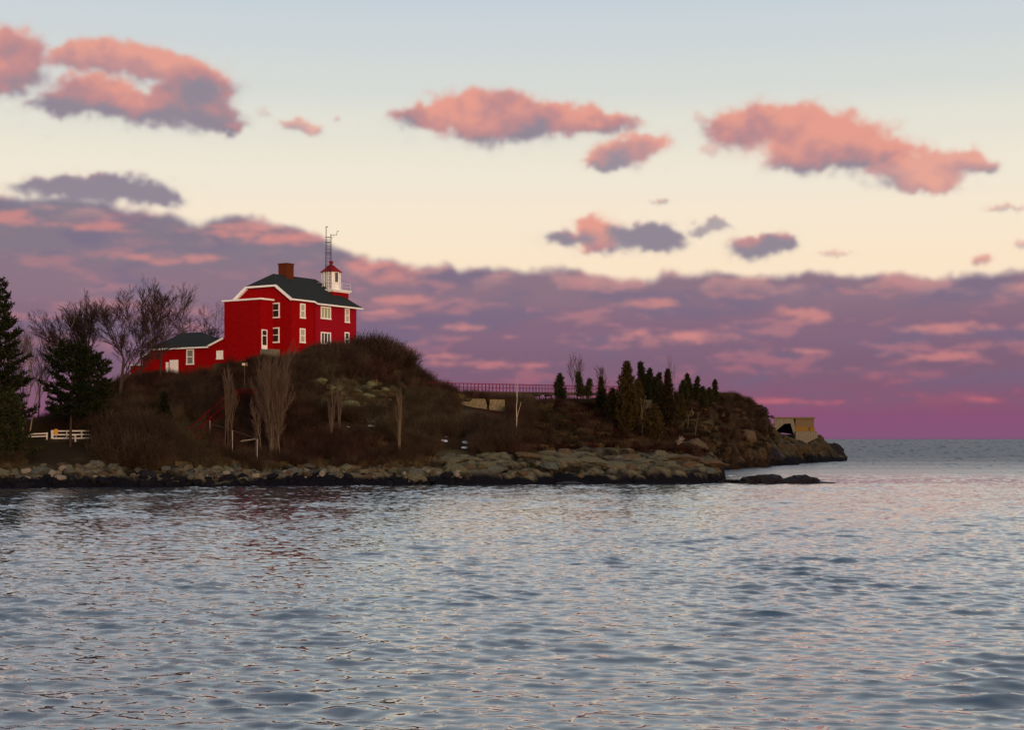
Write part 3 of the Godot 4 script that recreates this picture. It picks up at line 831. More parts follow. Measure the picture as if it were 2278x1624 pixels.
func make_tower() -> void:
	var lx := -3.3; var lz := -12.0
	var where := HOUSE + Basis(Vector3.UP, TURN) * Vector3(lx, 0, lz)
	var t := thing("lighthouse_tower", "square red light tower with white lantern room behind the house roof", "lighthouse", where, TURN)
	var Y := func(y: float) -> float: return y - BASE
	var b := MB.new()
	b.span(Vector3(-1.7, 0.2, -1.7), Vector3(1.7, Y.call(25.2), 1.7))
	part("tower_wall", b, M.red, t)
	b = MB.new()
	b.span(Vector3(-2.0, Y.call(25.38), -2.0), Vector3(2.0, Y.call(25.56), 2.0))
	b.span(Vector3(-1.85, Y.call(25.2), -1.85), Vector3(1.85, Y.call(25.38), 1.85))
	part("gallery", b, M.white, t)
	# gallery railing
	for k in 8:
		var a := Vector3(1.9, 0, 1.9)
		var corners := [Vector3(-1.9, 0, 1.9), Vector3(0, 0, 1.9), a, Vector3(1.9, 0, 0), Vector3(1.9, 0, -1.9), Vector3(0, 0, -1.9), Vector3(-1.9, 0, -1.9), Vector3(-1.9, 0, 0)]
		b = MB.new()
		var p: Vector3 = corners[k] + Vector3(0, Y.call(25.56), 0)
		b.tube(p, p + Vector3(0, 0.95, 0), 0.02, 0.02, 5)
		part("railing_post", b, M.white, t)
		if k % 2 == 0:
			b = MB.new()
			var q: Vector3 = corners[(k + 2) % 8] + Vector3(0, Y.call(25.56), 0)
			for hh in [0.5, 0.95]:
				b.tube(p + Vector3(0, hh, 0), q + Vector3(0, hh, 0), 0.015, 0.015, 4)
			part("rail", b, M.white, t)
	# ten-sided lantern room
	var lan := Node3D.new(); lan.name = "lantern_room"; t.add_child(lan)
	b = MB.new()
	var y0: float = Y.call(25.5); var y1: float = Y.call(28.14)
	var glass := MB.new(); var trim := MB.new()
	for k in 10:
		var a := TAU * (k + 0.15) / 10.0; var c := TAU * (k + 1.15) / 10.0
		var p := Vector3(cos(a), 0, -sin(a)) * 1.26; var q := Vector3(cos(c), 0, -sin(c)) * 1.26
		b.quad(p + Vector3(0, y0, 0), q + Vector3(0, y0, 0), q + Vector3(0, y1, 0), p + Vector3(0, y1, 0))
		trim.beam(p * 1.01 + Vector3(0, y0, 0), p * 1.01 + Vector3(0, y1, 0), 0.07, 0.07)
		trim.beam(p * 1.015 + Vector3(0, y0 + 1.05, 0), q * 1.015 + Vector3(0, y0 + 1.05, 0), 0.05, 0.08)
	part("lantern_wall", b, M.white, lan)
	part("corner_trim", trim, M.white, lan)
	for k: int in [7, 9, 1]:
		var a := TAU * (k + 0.15) / 10.0; var c := TAU * (k + 1.15) / 10.0
		var p := Vector3(cos(a), 0, -sin(a)) * 1.275; var q := Vector3(cos(c), 0, -sin(c)) * 1.275
		var pp := p.lerp(q, 0.18); var qq := p.lerp(q, 0.82)
		b = MB.new()
		b.beam(pp.lerp(qq, 0.0) + Vector3(0, y0 + 1.82, 0), qq + Vector3(0, y0 + 1.82, 0), 0.03, 1.3)
		part("lantern_window", b, M.pane if k != 7 else M.white, lan)
	b = MB.new()
	var cap := MB.new()
	for k in 10:
		var a := TAU * (k + 0.15) / 10.0; var c := TAU * (k + 1.15) / 10.0
		var p := Vector3(cos(a), 0, -sin(a)); var q := Vector3(cos(c), 0, -sin(c))
		var yb := Vector3(0, y1 - 0.06, 0); var ym := Vector3(0, Y.call(28.55), 0); var yt := Vector3(0, Y.call(29.1), 0)
		b.quad(p * 1.52 + yb, q * 1.52 + yb, q * 0.85 + ym, p * 0.85 + ym)
		b.quad(p * 0.85 + ym, q * 0.85 + ym, q * 0.2 + yt, p * 0.2 + yt)
		b.quad(p * 1.52 + yb, p * 1.2 + yb, q * 1.2 + yb, q * 1.52 + yb)
		b.beam(p * 1.54 + yb, p * 0.22 + yt + Vector3(0, 0.02, 0), 0.05, 0.05)
		for s in [[0.2, 29.05, 0.16, 29.25], [0.16, 29.25, 0.3, 29.42], [0.3, 29.42, 0.3, 29.6], [0.3, 29.6, 0.02, 29.72]]:
			cap.quad(p * s[0] + Vector3(0, Y.call(s[1]), 0), q * s[0] + Vector3(0, Y.call(s[1]), 0), q * s[2] + Vector3(0, Y.call(s[3]), 0), p * s[2] + Vector3(0, Y.call(s[3]), 0))
	part("lantern_roof", b, M.red_roof, lan)
	part("vent_ball", cap, M.red_roof, lan)
	# ladder-like instrument mast in front of the lantern
	var m := thing("instrument_mast", "thin dark ladder mast with weather instruments rising past the white lantern", "mast", where + Vector3(-0.18, 25.55 - BASE, 1.75), 0.0)
	b = MB.new(); b.tube(Vector3(-0.36, 0, 0), Vector3(-0.30, 8.6, 0), 0.07, 0.05, 5); part("pole", b, M.iron, m)
	b = MB.new(); b.tube(Vector3(0.36, 0, 0), Vector3(0.36, 7.6, 0), 0.07, 0.06, 5); part("pole", b, M.iron, m)
	b = MB.new(); b.tube(Vector3(-0.12, 0.1, -0.3), Vector3(-0.1, 7.2, -0.3), 0.018, 0.018, 4); part("back_rail", b, M.iron, m)
	b = MB.new(); b.tube(Vector3(0.12, 0.1, -0.3), Vector3(0.1, 7.2, -0.3), 0.018, 0.018, 4); part("back_rail", b, M.iron, m)
	for k in 17:
		b = MB.new()
		var y := 0.5 + k * 0.42
		b.tube(Vector3(-0.34, y, 0), Vector3(0.36, y, 0), 0.016, 0.016, 4)
		part("rung", b, M.iron, m)
	for y in [7.2, 6.5, 4.95, 3.2]:
		b = MB.new()
		b.tube(Vector3(-0.42, y, 0), Vector3(0.42, y, 0), 0.04, 0.04, 5)
		b.tube(Vector3(-0.34, y, 0), Vector3(0.0, y, -0.32), 0.025, 0.025, 4); b.tube(Vector3(0.36, y, 0), Vector3(0.0, y, -0.32), 0.025, 0.025, 4)
		part("collar", b, M.iron, m)
	b = MB.new()
	b.tube(Vector3(0.36, 7.5, 0), Vector3(1.18, 7.5, 0), 0.03, 0.03, 5); b.tube(Vector3(0.36, 6.9, 0), Vector3(0.85, 7.5, 0), 0.018, 0.018, 4)
	b.tube(Vector3(1.16, 7.46, 0), Vector3(1.2, 8.0, 0), 0.035, 0.035, 5)
	part("arm", b, M.iron, m)
	b = MB.new()
	b.tube(Vector3(1.2, 8.02, 0), Vector3(1.36, 8.02, 0), 0.04, 0.03, 5); b.tube(Vector3(1.36, 8.02, 0), Vector3(1.5, 7.96, 0), 0.02, 0.02, 4)
	part("wind_vane", b, M.iron, m)
	b = MB.new()
	b.tube(Vector3(-0.33, 8.55, 0), Vector3(-0.33, 8.68, 0), 0.07, 0.05, 6); b.tube(Vector3(-0.3, 8.6, 0), Vector3(-0.12, 8.6, 0), 0.02, 0.02, 4); b.tube(Vector3(-0.12, 8.54, 0), Vector3(-0.12, 8.67, 0), 0.06, 0.06, 6)
	part("anemometer", b, M.iron, m)

# ------------------------------------------------------------------ the walkway
func make_walkway() -> void:
	var a := at(944, 869, 203); var b := at(1395, 874, 262)
	var w := thing("walkway", "long raised walkway with dark red railing running out to the point", "walkway", a)
	var dir := b - a
	var length := dir.length()
	var f := dir / length
	var side := Vector3(-f.z, 0, f.x).normalized() * 0.62
	var q := MB.new()
	q.beam(side * -0.9 + Vector3(0, -0.3, 0), dir + side * -0.9 + Vector3(0, -0.3, 0), 0.16, 0.36); part("joist", q, M.timber, w)
	q = MB.new(); q.beam(side * 0.9 + Vector3(0, -0.3, 0), dir + side * 0.9 + Vector3(0, -0.3, 0), 0.16, 0.36); part("joist", q, M.timber, w)
	q = MB.new(); q.box(Vector3.ZERO, Vector3(1.42, 0.05, 0.24))
	var plank := q.mesh()
	var turn := Basis(Vector3.UP.cross(f).normalized(), Vector3.UP, f).orthonormalized()
	var np := int(length / 0.27)
	for k in np:
		var o := obj("deck_plank", plank, M.timber, w)
		o.transform = Transform3D(turn, f * (k + 0.5) * 0.27 + Vector3(0, -0.08, 0))
	q = MB.new(); q.box(Vector3(0, 0.5, 0), Vector3(0.055, 1.12, 0.055))
	var post := q.mesh()
	var n := int(length / 1.05)
	for s in [-1.0, 1.0]:
		for k in n + 1:
			var o := obj("post", post, M.rail, w)
			o.transform = Transform3D(turn, f * k * 1.05 + side * s)
		for h in [1.05, 0.52]:
			q = MB.new()
			q.beam(side * s + Vector3(0, h, 0), dir + side * s + Vector3(0, h, 0), 0.06, 0.07 if h > 1.0 else 0.045)
			part("rail", q, M.rail, w)
	for k in [0.17, 0.33, 0.49, 0.55, 0.72, 0.86, 0.97]:
		var p: Vector3 = dir * float(k)
		var g := ground(a.x + p.x, a.z + p.z) - a.y - 0.6
		q = MB.new()
		for s in [-0.8, 0.8]:
			q.beam(p + side * s + Vector3(0, -0.45, 0), Vector3(p.x + side.x * s, g, p.z + side.z * s), 0.2, 0.2)
		q.beam(p + side * -1.1 + Vector3(0, -0.58, 0), p + side * 1.1 + Vector3(0, -0.58, 0), 0.2, 0.22)
		part("trestle", q, M.timber, w)
	# lookout at the far end, on the crown of the point
	var c := on(1622, 300)
	var l := thing("lookout_platform", "far end lookout platform with dark red railing on the crown of the point", "platform", c)
	q = MB.new(); q.span(Vector3(-2.6, -1.2, -1.6), Vector3(2.4, 0.25, 1.6)); part("deck", q, M.timber, l)
	for k in 6:
		for z in [-1.5, 1.5]:
			q = MB.new(); q.beam(Vector3(-2.5 + k * 0.96, 0.25, z), Vector3(-2.5 + k * 0.96, 1.35, z), 0.07, 0.07); part("post", q, M.rail, l)
	for z in [-1.5, 1.5]:
		for y in [0.85, 1.33]:
			q = MB.new(); q.beam(Vector3(-2.5, y, z), Vector3(2.3, y, z), 0.06, 0.06); part("rail", q, M.rail, l)

# ------------------------------------------------------------------ trees
var tr := RandomNumberGenerator.new()

func wob() -> Vector3:
	return Vector3(tr.randf_range(-1, 1), tr.randf_range(-1, 1), tr.randf_range(-1, 1))

var segs := []                                                    # [from, to, radius, radius, sides, level]

func emit(wood: MB, twig: MB, k: Vector3) -> void:
	for g in segs:
		(wood if g[5] <= 1 else twig).tube(g[0] * k, g[1] * k, g[2], g[3], g[4])
	segs.clear()

# One limb and all that grows from it. o: deep = levels, ang = angle of side limbs, up = pull to the light, kids = side limbs at a joint, thin = least radius
func limb(p: Vector3, dir: Vector3, length: float, r: float, lvl: int, o: Dictionary) -> void:
	var n := 4 if lvl < 3 else 3
	var deep: int = o.deep
	for i in n:
		dir = (dir + wob() * float(o.wob) + Vector3.UP * float(o.up)).normalized()
		var q := p + dir * (length / n)
		var ra := maxf(lerpf(r, r * 0.45, float(i) / n), o.thin); var rb := maxf(lerpf(r, r * 0.45, float(i + 1) / n), o.thin)
		segs.append([p, q, ra, rb, 7 if lvl == 0 else (5 if lvl == 1 else 3), lvl])
		p = q
		if lvl < deep and (i >= 1 or lvl > 0 or o.get("low", false)):
			var k: float = o.kids
			while tr.randf() < k:
				k -= 1.0
				var side := dir.cross(wob()).normalized()
				var a: float = float(o.ang) * tr.randf_range(0.7, 1.25)
				limb(p, dir * cos(a) + side * sin(a), length * tr.randf_range(0.42, 0.68), rb * 0.62, lvl + 1, o)
	if lvl < deep:
		for k in 2:
			var side := dir.cross(wob()).normalized()
			var a: float = float(o.ang) * tr.randf_range(0.35, 0.8)
			limb(p, dir * cos(a) + side * sin(a), length * tr.randf_range(0.5, 0.72), r * 0.42, lvl + 1, o)

func bare_tree(label: String, where: Vector3, height: float, seed_: int, o: Dictionary, col := Color(0.05, 0.038, 0.032), called := "bare_tree", group := "") -> Node3D:
	tr.seed = seed_
	var t := thing(called, label, "tree", where, 0.0, group)
	var wood := MB.new(); var twig := MB.new()
	wood.col = col; twig.col = Color(col.r * 0.95, col.g * 0.85, col.b * 0.9)
	var d := {"deep": 4, "ang": 0.55, "up": 0.06, "kids": 1.3, "thin": 0.014, "wob": 0.13, "stems": 1, "spread": 0.2, "first": 0.42, "r": 0.02}
	d.merge(o, true)
	for k in int(d.stems):
		var a := TAU * (k + tr.randf()) / float(d.stems)
		var lean := Vector3(cos(a), 0, sin(a)) * float(d.spread)
		if int(d.stems) == 1:
			lean = Vector3(float(d.get("lean", 0.0)), 0, 0)
		limb(Vector3(0, -0.4, 0) + lean * tr.randf_range(0.3, 1.0) + Vector3(cos(a), 0, sin(a)) * float(d.get("foot", 0.0)) * tr.randf(), (Vector3.UP + lean * tr.randf_range(0.5, 1.0)).normalized(), height * float(d.first) * (tr.randf_range(0.9, 1.1) if int(d.stems) == 1 else tr.randf_range(0.6, 1.15)), height * float(d.r), 0, d)
	var k := Vector3.ONE
	if o.has("wide"):
		var hi := 0.1; var out := PackedFloat32Array()
		for g in segs:
			hi = maxf(hi, g[1].y); out.append(absf(g[1].x))
		out.sort()
		k = Vector3(float(o.wide) * 0.5 / out[int(out.size() * 0.97)], height / hi, 0)
		k.z = k.x
	emit(wood, twig, k)
	part("trunk", wood, M.bark, t)
	if twig.v.size() > 0:
		part("crown", twig, M.bark, t)
	return t

func needles(b: MB, p: Vector3, dir: Vector3, size: float, n: int, dark: Color, pale: Color) -> void:
	for i in n:
		var w := (dir * 0.7 + wob()).normalized()
		var s := w.cross(wob()).normalized() * size * tr.randf_range(0.10, 0.18)
		b.col = dark.lerp(pale, tr.randf() * tr.randf())
		var q := p + w * size * tr.randf_range(0.6, 1.1)
		b.tri(p - s, p + s, q + s * 0.3)
		b.tri(p - s, q + s * 0.3, q - s * 0.3)

func pine_tree(label: String, where: Vector3, height: float, width: float, low: float, seed_: int, round_top := false, dark := Color(0.009, 0.013, 0.007), pale := Color(0.042, 0.044, 0.018)) -> void:
	tr.seed = seed_
	var t := thing("pine_tree", label, "tree", where)
	var wood := MB.new(); var leaf := MB.new()
	wood.col = Color(0.045, 0.032, 0.024)
	var bend := wob() * 0.02
	var p := Vector3(0, -0.5, 0)
	for i in 8:
		var q := Vector3(bend.x * i * 4.0, height * (i + 1) / 8.0, bend.z * i * 4.0)
		wood.tube(p, q, height * 0.017 * (1.0 - i / 8.6), height * 0.017 * (1.0 - (i + 1) / 8.6), 7)
		p = q
	var y := low
	while y < 0.99:
		var f := (y - low) / (1.0 - low)
		var reach: float = width * (pow(1.0 - f, 0.7) * 0.92 + 0.06 if not round_top else sqrt(maxf(1.0 - pow(f * 1.3 - 0.42, 2.0), 0.04)))
		var n := 5 + int(tr.randf() * 2.0)
		var a0 := tr.randf() * TAU
		for k in n:
			var a := a0 + TAU * k / n + tr.randf_range(-0.3, 0.3)
			var long := reach * tr.randf_range(0.6, 1.12)
			var s := Vector3(0, y * height, 0)
			var dir := Vector3(cos(a), lerpf(-0.05, 0.9, pow(f, 1.5)), sin(a)).normalized()
			var m := int(maxf(long / 0.34, 2.0))
			var from := s
			for i in m:
				dir = (dir + Vector3(0, 0.05, 0) + wob() * 0.07).normalized()
				var q := s + dir * (long / m)
				wood.tube(s, q, 0.05 * (1.0 - float(i) / m) + 0.012, 0.05 * (1.0 - float(i + 1) / m) + 0.012, 3)
				s = q
				if i >= m * 0.2:
					needles(leaf, s, dir + Vector3(0, 0.5, 0), 0.5, 10, dark, pale)
					var side := dir.cross(Vector3.UP).normalized()
					for e in [-1.0, 1.0]:
						var tip: Vector3 = s + (side * e * 0.6 + dir * 0.5 + wob() * 0.2) * (0.55 + 0.12 * long)
						needles(leaf, s.lerp(tip, 0.55), (tip - s).normalized() + Vector3(0, 0.4, 0), 0.46, 7, dark, pale)
						needles(leaf, tip, (tip - s).normalized() + Vector3(0, 0.6, 0), 0.46, 7, dark, pale)
		y += tr.randf_range(0.55, 0.8) / height
	part("trunk", wood, M.bark, t)
	part("crown", leaf, M.leaf, t)

func cedar(label: String, u: float, d: float, height: float, width: float, seed_: int, dark := Color(0.016, 0.020, 0.010), pale := Color(0.055, 0.050, 0.022), tops := 1, open := 0.0) -> void:
	tr.seed = seed_
	var where := on(u, d)
	var t := thing("cedar_tree", label, "tree", where)
	var wood := MB.new(); var leaf := MB.new()
	wood.col = Color(0.09, 0.075, 0.06)
	for k in tops:
		var ox := 0.0 if tops == 1 else (float(k) / (tops - 1) - 0.5) * width * 0.75
		var hh := height * (1.0 if k == 0 else tr.randf_range(0.72, 0.92))
		var ww := width if tops == 1 else width * 0.62
		var p := Vector3(ox * 0.4, -0.5, 0)
		for i in 6:
			var q := Vector3(lerpf(ox * 0.4, ox, (i + 1) / 6.0) + tr.randf_range(-0.06, 0.06), hh * (i + 1) / 6.0 * 0.97, tr.randf_range(-0.06, 0.06))
			wood.tube(p, q, 0.11 * (1.0 - i / 7.0), 0.11 * (1.0 - (i + 1) / 7.0), 6)
			p = q
		var nb := int(hh * 19.0 * (1.0 - 0.35 * open)) + 10
		for i in nb:
			var f := lerpf(0.03 + open * 0.25, 0.97, pow((i + tr.randf()) / nb, 0.9))
			var a := i * 2.4 + tr.randf_range(-0.5, 0.5)
			var reach := 0.68 * ww * (0.75 * (1.0 - f) + 0.25 * (1.0 - f * f) + 0.02) * (tr.randf_range(0.45, 1.0) if tr.randf() < 0.7 else tr.randf_range(1.0, 1.3))
			if f < 0.2:
				reach *= 0.65 + f * 1.7
			var q := Vector3(lerpf(ox * 0.4, ox, f), f * hh, 0)
			var dir := Vector3(cos(a), tr.randf_range(0.1, 0.7), sin(a)).normalized()
			var m := int(reach / 0.2) + 2
			for j in m:
				dir = (dir + Vector3(0, 0.10, 0) + wob() * 0.1).normalized()
				q += dir * reach / m
				var thick := 0.22 * (1.0 - 0.7 * float(j) / m) + 0.04
				for e in 3:
					needles(leaf, q + wob() * thick, (dir + Vector3(0, 0.8, 0) + wob() * 0.4).normalized(), tr.randf_range(0.28, 0.46), 3, dark, pale)
		for e in 10:
			needles(leaf, Vector3(ox, hh * (0.93 + 0.06 * tr.randf()), 0) + wob() * 0.08, Vector3.UP, 0.4, 3, dark, pale)
	part("trunk", wood, M.bark, t)
	part("crown", leaf, M.leaf, t)

func make_trees() -> void:
	# leafless trees round the outbuilding
	bare_tree("tallest leafless tree with wide fan of branches left of the outbuilding", on(269, 193), 15.6, 11, {"wide": 11.5, "deep": 5, "first": 0.26, "ang": 0.44, "up": 0.05, "kids": 1.02, "r": 0.019, "thin": 0.014, "wob": 0.09})
	bare_tree("leafless tree just left of the tallest one, leaning left", on(222, 197), 14.6, 12, {"wide": 8.0, "deep": 5, "lean": -0.14, "ang": 0.4, "up": 0.06, "kids": 0.95, "first": 0.30, "r": 0.012, "thin": 0.015, "wob": 0.09})
	bare_tree("outermost leafless tree of the grove, nearest the round pine", on(176, 202), 14.4, 13, {"wide": 8.5, "deep": 5, "lean": -0.14, "ang": 0.4, "up": 0.06, "kids": 0.95, "first": 0.30, "r": 0.011, "thin": 0.015, "wob": 0.09})
	bare_tree("leafless tree standing before the outbuilding's white door", on(356, 197), 14.0, 14, {"wide": 8.5, "deep": 5, "ang": 0.4, "up": 0.06, "kids": 0.88, "first": 0.30, "r": 0.012, "thin": 0.012, "wob": 0.09})
	bare_tree("slim leafless tree between the tallest tree and the red shed", on(312, 199), 13.6, 15, {"wide": 7.0, "deep": 5, "ang": 0.4, "up": 0.06, "kids": 0.85, "first": 0.30, "r": 0.011, "thin": 0.012, "wob": 0.09})
	bare_tree("leafless tree rising behind the outbuilding roof with arching boughs", on(412, 224), 13.6, 16, {"wide": 10.0, "lean": 0.1, "ang": 0.62, "up": 0.06, "kids": 1.25, "first": 0.34, "r": 0.014})
	bare_tree("sparse leafless tree reaching toward the tall house wall", on(452, 222), 12.4, 17, {"wide": 8.0, "lean": 0.14, "ang": 0.7, "up": 0.03, "kids": 0.95, "first": 0.34, "r": 0.013})
	bare_tree("pale thin leafless tree between the big pine and the round pine", on(84, 214), 15.0, 18, {"wide": 5.0, "ang": 0.4, "up": 0.12, "kids": 1.1, "first": 0.36, "r": 0.010}, Color(0.11, 0.09, 0.085))
	bare_tree("faint leafless tree close behind the big pine", on(50, 232), 18.0, 19, {"wide": 6.0, "ang": 0.4, "up": 0.12, "kids": 1.1, "first": 0.36, "r": 0.009}, Color(0.11, 0.09, 0.085))
	bare_tree("pale slanting birch trunk beside the left pines", on(64, 176), 10.0, 20, {"deep": 2, "lean": 0.10, "kids": 0.6, "first": 0.7, "r": 0.010, "ang": 0.4}, Color(0.22, 0.19, 0.15), "birch_tree")
	bare_tree("pale upright birch trunk left of the slanting one", on(50, 174), 9.0, 21, {"deep": 2, "kids": 0.6, "first": 0.7, "r": 0.010, "ang": 0.4}, Color(0.20, 0.17, 0.13), "birch_tree")
	# pines at the left
	pine_tree("tall dark pine cut by the left edge of the picture", on(-6, 172), 18.6, 4.6, 0.12, 31)
	pine_tree("dark pine farther back behind the tall left one", on(-60, 188), 18.0, 5.0, 0.14, 32)
	pine_tree("bushy rounded dark pine above the white board fence", on(158, 172), 10.6, 3.2, 0.34, 33, true, Color(0.007, 0.011, 0.006), Color(0.030, 0.036, 0.016))
	pine_tree("smaller dark pine leaning against the rounded one's right side", on(202, 178), 8.2, 2.8, 0.26, 34, true)
	pine_tree("low young pine at the foot of the tall left pine", on(22, 166), 7.0, 3.2, 0.04, 35, false, Color(0.014, 0.020, 0.010), Color(0.055, 0.055, 0.022))
	# upright poplars on the bank
	var tan_ := Color(0.125, 0.098, 0.068)
	bare_tree("broad clump of tall upright poplar stems in front of the house", on(606, 173), 13.4, 41, {"wide": 3.9, "foot": 1.1, "stems": 11, "spread": 0.06, "ang": 0.28, "up": 0.13, "kids": 1.15, "deep": 3, "first": 0.36, "r": 0.0052, "wob": 0.11, "low": true, "thin": 0.016}, tan_, "poplar_clump")
	bare_tree("slim poplar with pale stems beside the red stairs", on(508, 175), 9.8, 42, {"wide": 1.9, "foot": 0.3, "stems": 4, "spread": 0.05, "ang": 0.22, "up": 0.13, "kids": 0.7, "deep": 3, "first": 0.40, "r": 0.0055, "wob": 0.07, "thin": 0.016}, tan_, "poplar_clump")
	bare_tree("lone narrow tan poplar on the lower slope right of the house", on(889, 175), 6.1, 43, {"stems": 9, "spread": 0.06, "ang": 0.12, "up": 0.14, "kids": 0.8, "deep": 2, "first": 0.62, "r": 0.008, "wob": 0.04, "thin": 0.018}, Color(0.15, 0.12, 0.075), "poplar_clump")
	bare_tree("faint narrow poplar below the lichened rocks", on(737, 178), 6.0, 44, {"stems": 5, "spread": 0.05, "ang": 0.14, "up": 0.13, "kids": 0.8, "deep": 2, "first": 0.62, "r": 0.007, "wob": 0.05}, tan_, "poplar_clump")
	bare_tree("short narrow poplar just right of the faint one", on(756, 180), 4.6, 45, {"stems": 4, "spread": 0.05, "ang": 0.14, "up": 0.13, "kids": 0.8, "deep": 2, "first": 0.62, "r": 0.008, "wob": 0.05}, tan_, "poplar_clump")
	bare_tree("single white birch trunk below the walkway's concrete piers", on(1146, 190), 6.2, 46, {"deep": 1, "lean": 0.07, "kids": 0.25, "first": 0.75, "r": 0.013, "ang": 0.35, "up": 0.08}, Color(0.42, 0.38, 0.31), "birch_tree")
	bare_tree("pale bent trunk between the two front cedars", on(1428, 204), 4.6, 47, {"deep": 1, "lean": 0.12, "kids": 0.3, "first": 0.8, "r": 0.013, "ang": 0.4, "up": 0.08}, Color(0.17, 0.14, 0.09), "birch_tree")
	# thin trees on the skyline behind the walkway
	var sk := Color(0.09, 0.07, 0.065)
	bare_tree("small bushy leafless tree behind the middle of the walkway", on(1206, 240), 5.6, 51, {"ang": 0.5, "up": 0.08, "kids": 1.2, "deep": 3, "first": 0.35, "r": 0.012}, sk)
	bare_tree("low leafless bushy tree left of it behind the walkway", on(1180, 238), 4.4, 52, {"ang": 0.5, "up": 0.08, "kids": 1.2, "deep": 3, "first": 0.35, "r": 0.012}, sk)
	bare_tree("tallest thin leafless tree rising above the walkway railing", on(1277, 232), 8.2, 53, {"ang": 0.45, "up": 0.08, "kids": 1.3, "deep": 3, "first": 0.5, "r": 0.010}, sk)
	bare_tree("thin leafless tree right of the open cedar", on(1344, 236), 6.0, 54, {"ang": 0.45, "up": 0.08, "kids": 1.2, "deep": 3, "first": 0.5, "r": 0.010}, sk)
	bare_tree("bare spindly trunk standing between two dark cedars", on(1497, 238), 5.6, 55, {"ang": 0.35, "up": 0.1, "kids": 1.0, "deep": 2, "first": 0.75, "r": 0.012}, Color(0.12, 0.09, 0.075))
	bare_tree("little leafless bush tree above the concrete ruin", on(1713, 318), 4.0, 56, {"ang": 0.6, "up": 0.04, "kids": 1.3, "deep": 3, "first": 0.3, "r": 0.014}, sk)
	bare_tree("stunted pale trunk under the rock ledge of the point", on(1528, 222), 2.8, 57, {"deep": 1, "kids": 0.6, "first": 0.8, "r": 0.02, "ang": 0.4}, Color(0.14, 0.115, 0.075), "birch_tree")
	bare_tree("second stunted pale trunk under the same rock ledge", on(1546, 220), 3.0, 58, {"deep": 1, "kids": 0.6, "lean": 0.08, "first": 0.8, "r": 0.018, "ang": 0.4}, Color(0.13, 0.11, 0.07), "birch_tree")
	# cedars
	cedar("narrow dark evergreen among the bushes right of the white fence", 366, 176, 5.6, 1.8, 36, Color(0.008, 0.010, 0.006), Color(0.028, 0.026, 0.012))
	var brown := Color(0.030, 0.022, 0.010); var tan2 := Color(0.090, 0.066, 0.026)
	cedar("small dark cone shaped cedar standing before the walkway", 1245, 222, 4.2, 2.0, 61)
	cedar("open thin cedar with pale trunk right of the small dark cone", 1299, 222, 4.6, 2.3, 62, Color(0.022, 0.024, 0.012), Color(0.075, 0.066, 0.03), 2, 0.9)
	cedar("spindly little cedar tip beside the walkway railing", 1337, 226, 3.6, 0.9, 63)
	cedar("large brownish cedar, the broadest in the cedar stand", 1394, 205, 9.9, 4.2, 64, brown, tan2)
	cedar("tallest dark cedar with several tips at the top of the stand", 1445, 232, 6.6, 3.9, 65, Color(0.012, 0.015, 0.008), Color(0.045, 0.042, 0.02), 3)
	cedar("squat golden brown cedar at the foot of the stand", 1455, 203, 5.1, 3.4, 66, brown, tan2)
	cedar("narrow dark cedar column right of the tallest one", 1485, 216, 8.6, 2.5, 67, Color(0.016, 0.014, 0.008), Color(0.05, 0.036, 0.016))
	cedar("dark cedar with double tip on the crest of the point", 1540, 246, 5.0, 2.3, 68, Color(0.014, 0.017, 0.008), Color(0.05, 0.045, 0.02), 2)
	cedar("dark cedar close right of the double tipped one", 1562, 248, 3.8, 1.9, 69)
	cedar("slender pointed cedar by the lookout platform", 1590, 262, 4.1, 1.4, 70)
	cedar("small rounded cedar between the crest cedars", 1577, 256, 2.6, 1.6, 71)
	cedar("low brown cedar left of the broadest one", 1362, 210, 4.6, 2.2, 72, brown, tan2)
	cedar("brown cedar filling the gap left of the squat golden one", 1418, 212, 6.2, 3.0, 74, brown, tan2)
	cedar("dark low cedar under the tallest cedar's right side", 1470, 222, 5.4, 2.6, 75, Color(0.014, 0.014, 0.008), Color(0.05, 0.04, 0.018))
	cedar("low dark cedar at the left foot of the stand", 1340, 214, 3.4, 2.2, 76, Color(0.014, 0.014, 0.008), Color(0.05, 0.04, 0.018))
	cedar("dark bushy cedar left of the crest's double tipped cedar", 1520, 240, 4.4, 2.4, 77)
	cedar("open brown cedar below the crest cedars", 1515, 224, 4.4, 2.0, 73, brown, tan2, 1, 0.5)

